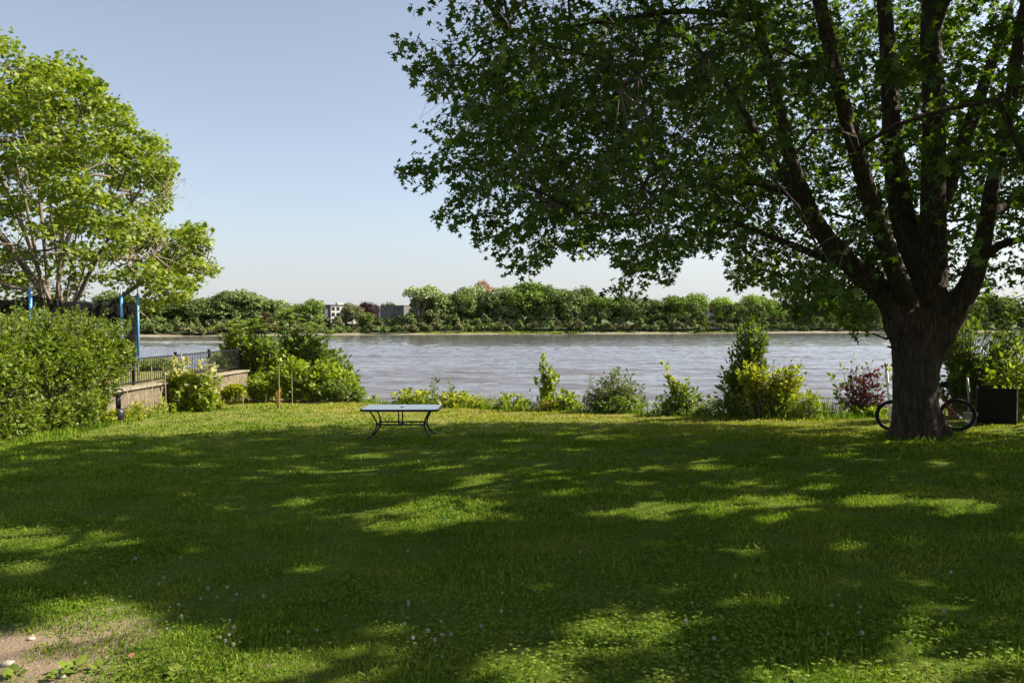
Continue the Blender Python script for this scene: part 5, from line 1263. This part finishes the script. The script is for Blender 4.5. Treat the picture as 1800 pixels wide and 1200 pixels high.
# broad-leaved weeds and stones on the bare soil
WD = [(130, 1180, .15, 'broad-leaved weed with pale leaves at the right end of the bare soil'), (28, 1190, .14, 'broad-leaved weed in the bottom left corner'), (100, 1192, .11, 'small broad-leaved weed between the two bigger ones on the soil'), (175, 1178, .11, 'broad-leaved weed where soil meets clover'), (312, 1192, .12, 'broad-leaved weed amid clover right of the bare soil')]
for px, py, s, lab in WD:
    g = gpt(px, py); r_ = thing('weed', lab, 'weed', g, group='broad-leaved weeds at the bare soil'); m_ = MB(); n = 9; s *= .55
    a = np.arange(n) * 2.4 + R.uniform(0, 6); d = np.stack([np.cos(a), np.sin(a), R.uniform(.25, .8, n)], 1)
    leaves(m_, g + unit(d) * .02 + [0, 0, .01], d, np.array([0, 0, 1.]) + R.normal(size=(n, 3)) * .3, s * R.uniform(.5, 1.15, n), T_OVAL, wide=1.6); part('leaves', m_, M['sumac'], r_)
    m_ = MB(); m_.tube([g - [0, 0, .02], g + [0, 0, .03]], .006, 5); part('stem', m_, M['stem'], r_)
def pebble(px, py, s, lab, col):
    g = gpt(px, py); bm = bmesh.new(); bmesh.ops.create_icosphere(bm, subdivisions=2, radius=s)
    for v in bm.verts: v.co = Vector((v.co.x * 1.3, v.co.y, v.co.z * .6)) * random.uniform(.9, 1.1)
    me = bpy.data.meshes.new('pebble'); bm.to_mesh(me); bm.free(); me.materials.append(solid('pebble_stone', col, .9)); o = bpy.data.objects.new('pebble', me); C.objects.link(o); o.location = g + [0, 0, s * .3]
    for p_ in me.polygons: p_.use_smooth = True
    tag(o, lab, 'stone', 'stones on the bare soil')
pebble(14, 1172, .032, 'pale stone at the left edge of the bare soil', (.36, .32, .27))
pebble(55, 1128, .022, 'small tan stone in the middle of the bare soil', (.42, .34, .26))
pebble(110, 1195, .02, 'small grey stone at the bottom edge of the bare soil', (.24, .22, .19))
m_ = MB(); n = 420
x = DIRT[0] + R.normal(0, .55, n); y = DIRT[1] + R.normal(0, .4, n); z = ground(x, y); sz = np.abs(R.normal(.003, .004, n)) + .0015
oct_ = np.array([(1, 0, 0), (-1, 0, 0), (0, 1, 0), (0, -1, 0), (0, 0, .7), (0, 0, -.7)])
v = np.stack([x, y, z], 1)[:, None, :] + oct_[None] * sz[:, None, None] * R.uniform(.6, 1.3, (n, 6, 1)); fi = np.array([(0, 2, 4), (2, 1, 4), (1, 3, 4), (3, 0, 4), (2, 0, 5), (1, 2, 5), (3, 1, 5), (0, 3, 5)])
m_.arr(v.reshape(-1, 3), (fi[None] + (np.arange(n) * 6)[:, None, None]).reshape(-1, 3)); tag(m_.build('soil_crumbs', solid('sandy_crumbs', (.36, .28, .19), .95, var=.5, scale=30)), 'crumbs of dry sandy soil on the bare patch', 'soil', kind='stuff')
g = gpt(226, 1164); m_ = MB(); leaves(m_, [g + [0, 0, .03]], np.array([[1., .3, .1]]), np.array([[0, -.3, 1.]]), .04, T_NORWAY); tag(m_.build('fallen_leaf', solid('red_dry_leaf', (.32, .13, .07), .7), origin=g), 'dry reddish leaf fallen on the clover', 'leaf')

# ================================================================== LIGHT, SKY, CAMERA
sc = bpy.context.scene
w = bpy.data.worlds.new('World'); sc.world = w; w.use_nodes = True; nt = w.node_tree; nt.nodes.clear()
sky = nt.nodes.new('ShaderNodeTexSky'); sky.sky_type = 'NISHITA'; sky.sun_disc = False; sky.sun_elevation = EL; sky.sun_rotation = AZ
sky.altitude = 50; sky.air_density = 1.; sky.dust_density = 1.5; sky.ozone_density = 2.
bg = nt.nodes.new('ShaderNodeBackground'); bg.inputs[1].default_value = .072
wo = nt.nodes.new('ShaderNodeOutputWorld'); hs = nt.nodes.new('ShaderNodeHueSaturation'); hs.inputs['Saturation'].default_value = .65; nt.links.new(sky.outputs[0], hs.inputs['Color']); tn = nt.nodes.new('ShaderNodeMix'); tn.data_type = 'RGBA'; tn.blend_type = 'MULTIPLY'; tn.inputs[0].default_value = 1; tn.inputs[7].default_value = (1.02, 1.02, 1.02, 1); nt.links.new(hs.outputs[0], tn.inputs[6]); tcw = nt.nodes.new('ShaderNodeTexCoord'); sxw = nt.nodes.new('ShaderNodeSeparateXYZ'); nt.links.new(tcw.outputs['Generated'], sxw.inputs[0])
mrw = nt.nodes.new('ShaderNodeMapRange'); mrw.interpolation_type = 'SMOOTHSTEP'; mrw.inputs[1].default_value = 0; mrw.inputs[2].default_value = .17; mrw.inputs[3].default_value = .75; mrw.inputs[4].default_value = 0; nt.links.new(sxw.outputs[2], mrw.inputs[0])
hz = nt.nodes.new('ShaderNodeMix'); hz.data_type = 'RGBA'; nt.links.new(mrw.outputs[0], hz.inputs[0]); nt.links.new(tn.outputs[2], hz.inputs[6]); hz.inputs[7].default_value = (4.0, 4.12, 4.3, 1); nt.links.new(hz.outputs[2], bg.inputs[0]); nt.links.new(bg.outputs[0], wo.inputs[0])
ld = bpy.data.lights.new('sun', 'SUN'); ld.energy = 5.0; ld.angle = math.radians(.53); ld.color = (1, .91, .76)
lo = bpy.data.objects.new('sun', ld); C.objects.link(lo); lo.rotation_euler = Vector(SUN).to_track_quat('Z', 'Y').to_euler(); lo.location = (20, 5, 30)
cd = bpy.data.cameras.new('camera'); cd.sensor_width = 36; cd.lens = 36 * F / 1800; cd.clip_start = .1; cd.clip_end = 6000
co = bpy.data.objects.new('camera', cd); C.objects.link(co); co.rotation_euler = (PI / 2 - PITCH, 0, 0); sc.camera = co
sc.view_settings.view_transform = 'Standard'; sc.view_settings.look = 'None'; sc.view_settings.gamma = 1; sc.view_settings.exposure = 1.35
sc.cycles.max_bounces = 7; sc.cycles.diffuse_bounces = 3; sc.cycles.transmission_bounces = 5; sc.cycles.glossy_bounces = 2; sc.cycles.transparent_max_bounces = 6
sc.cycles.use_denoising = True; sc.cycles.sample_clamp_indirect = 4
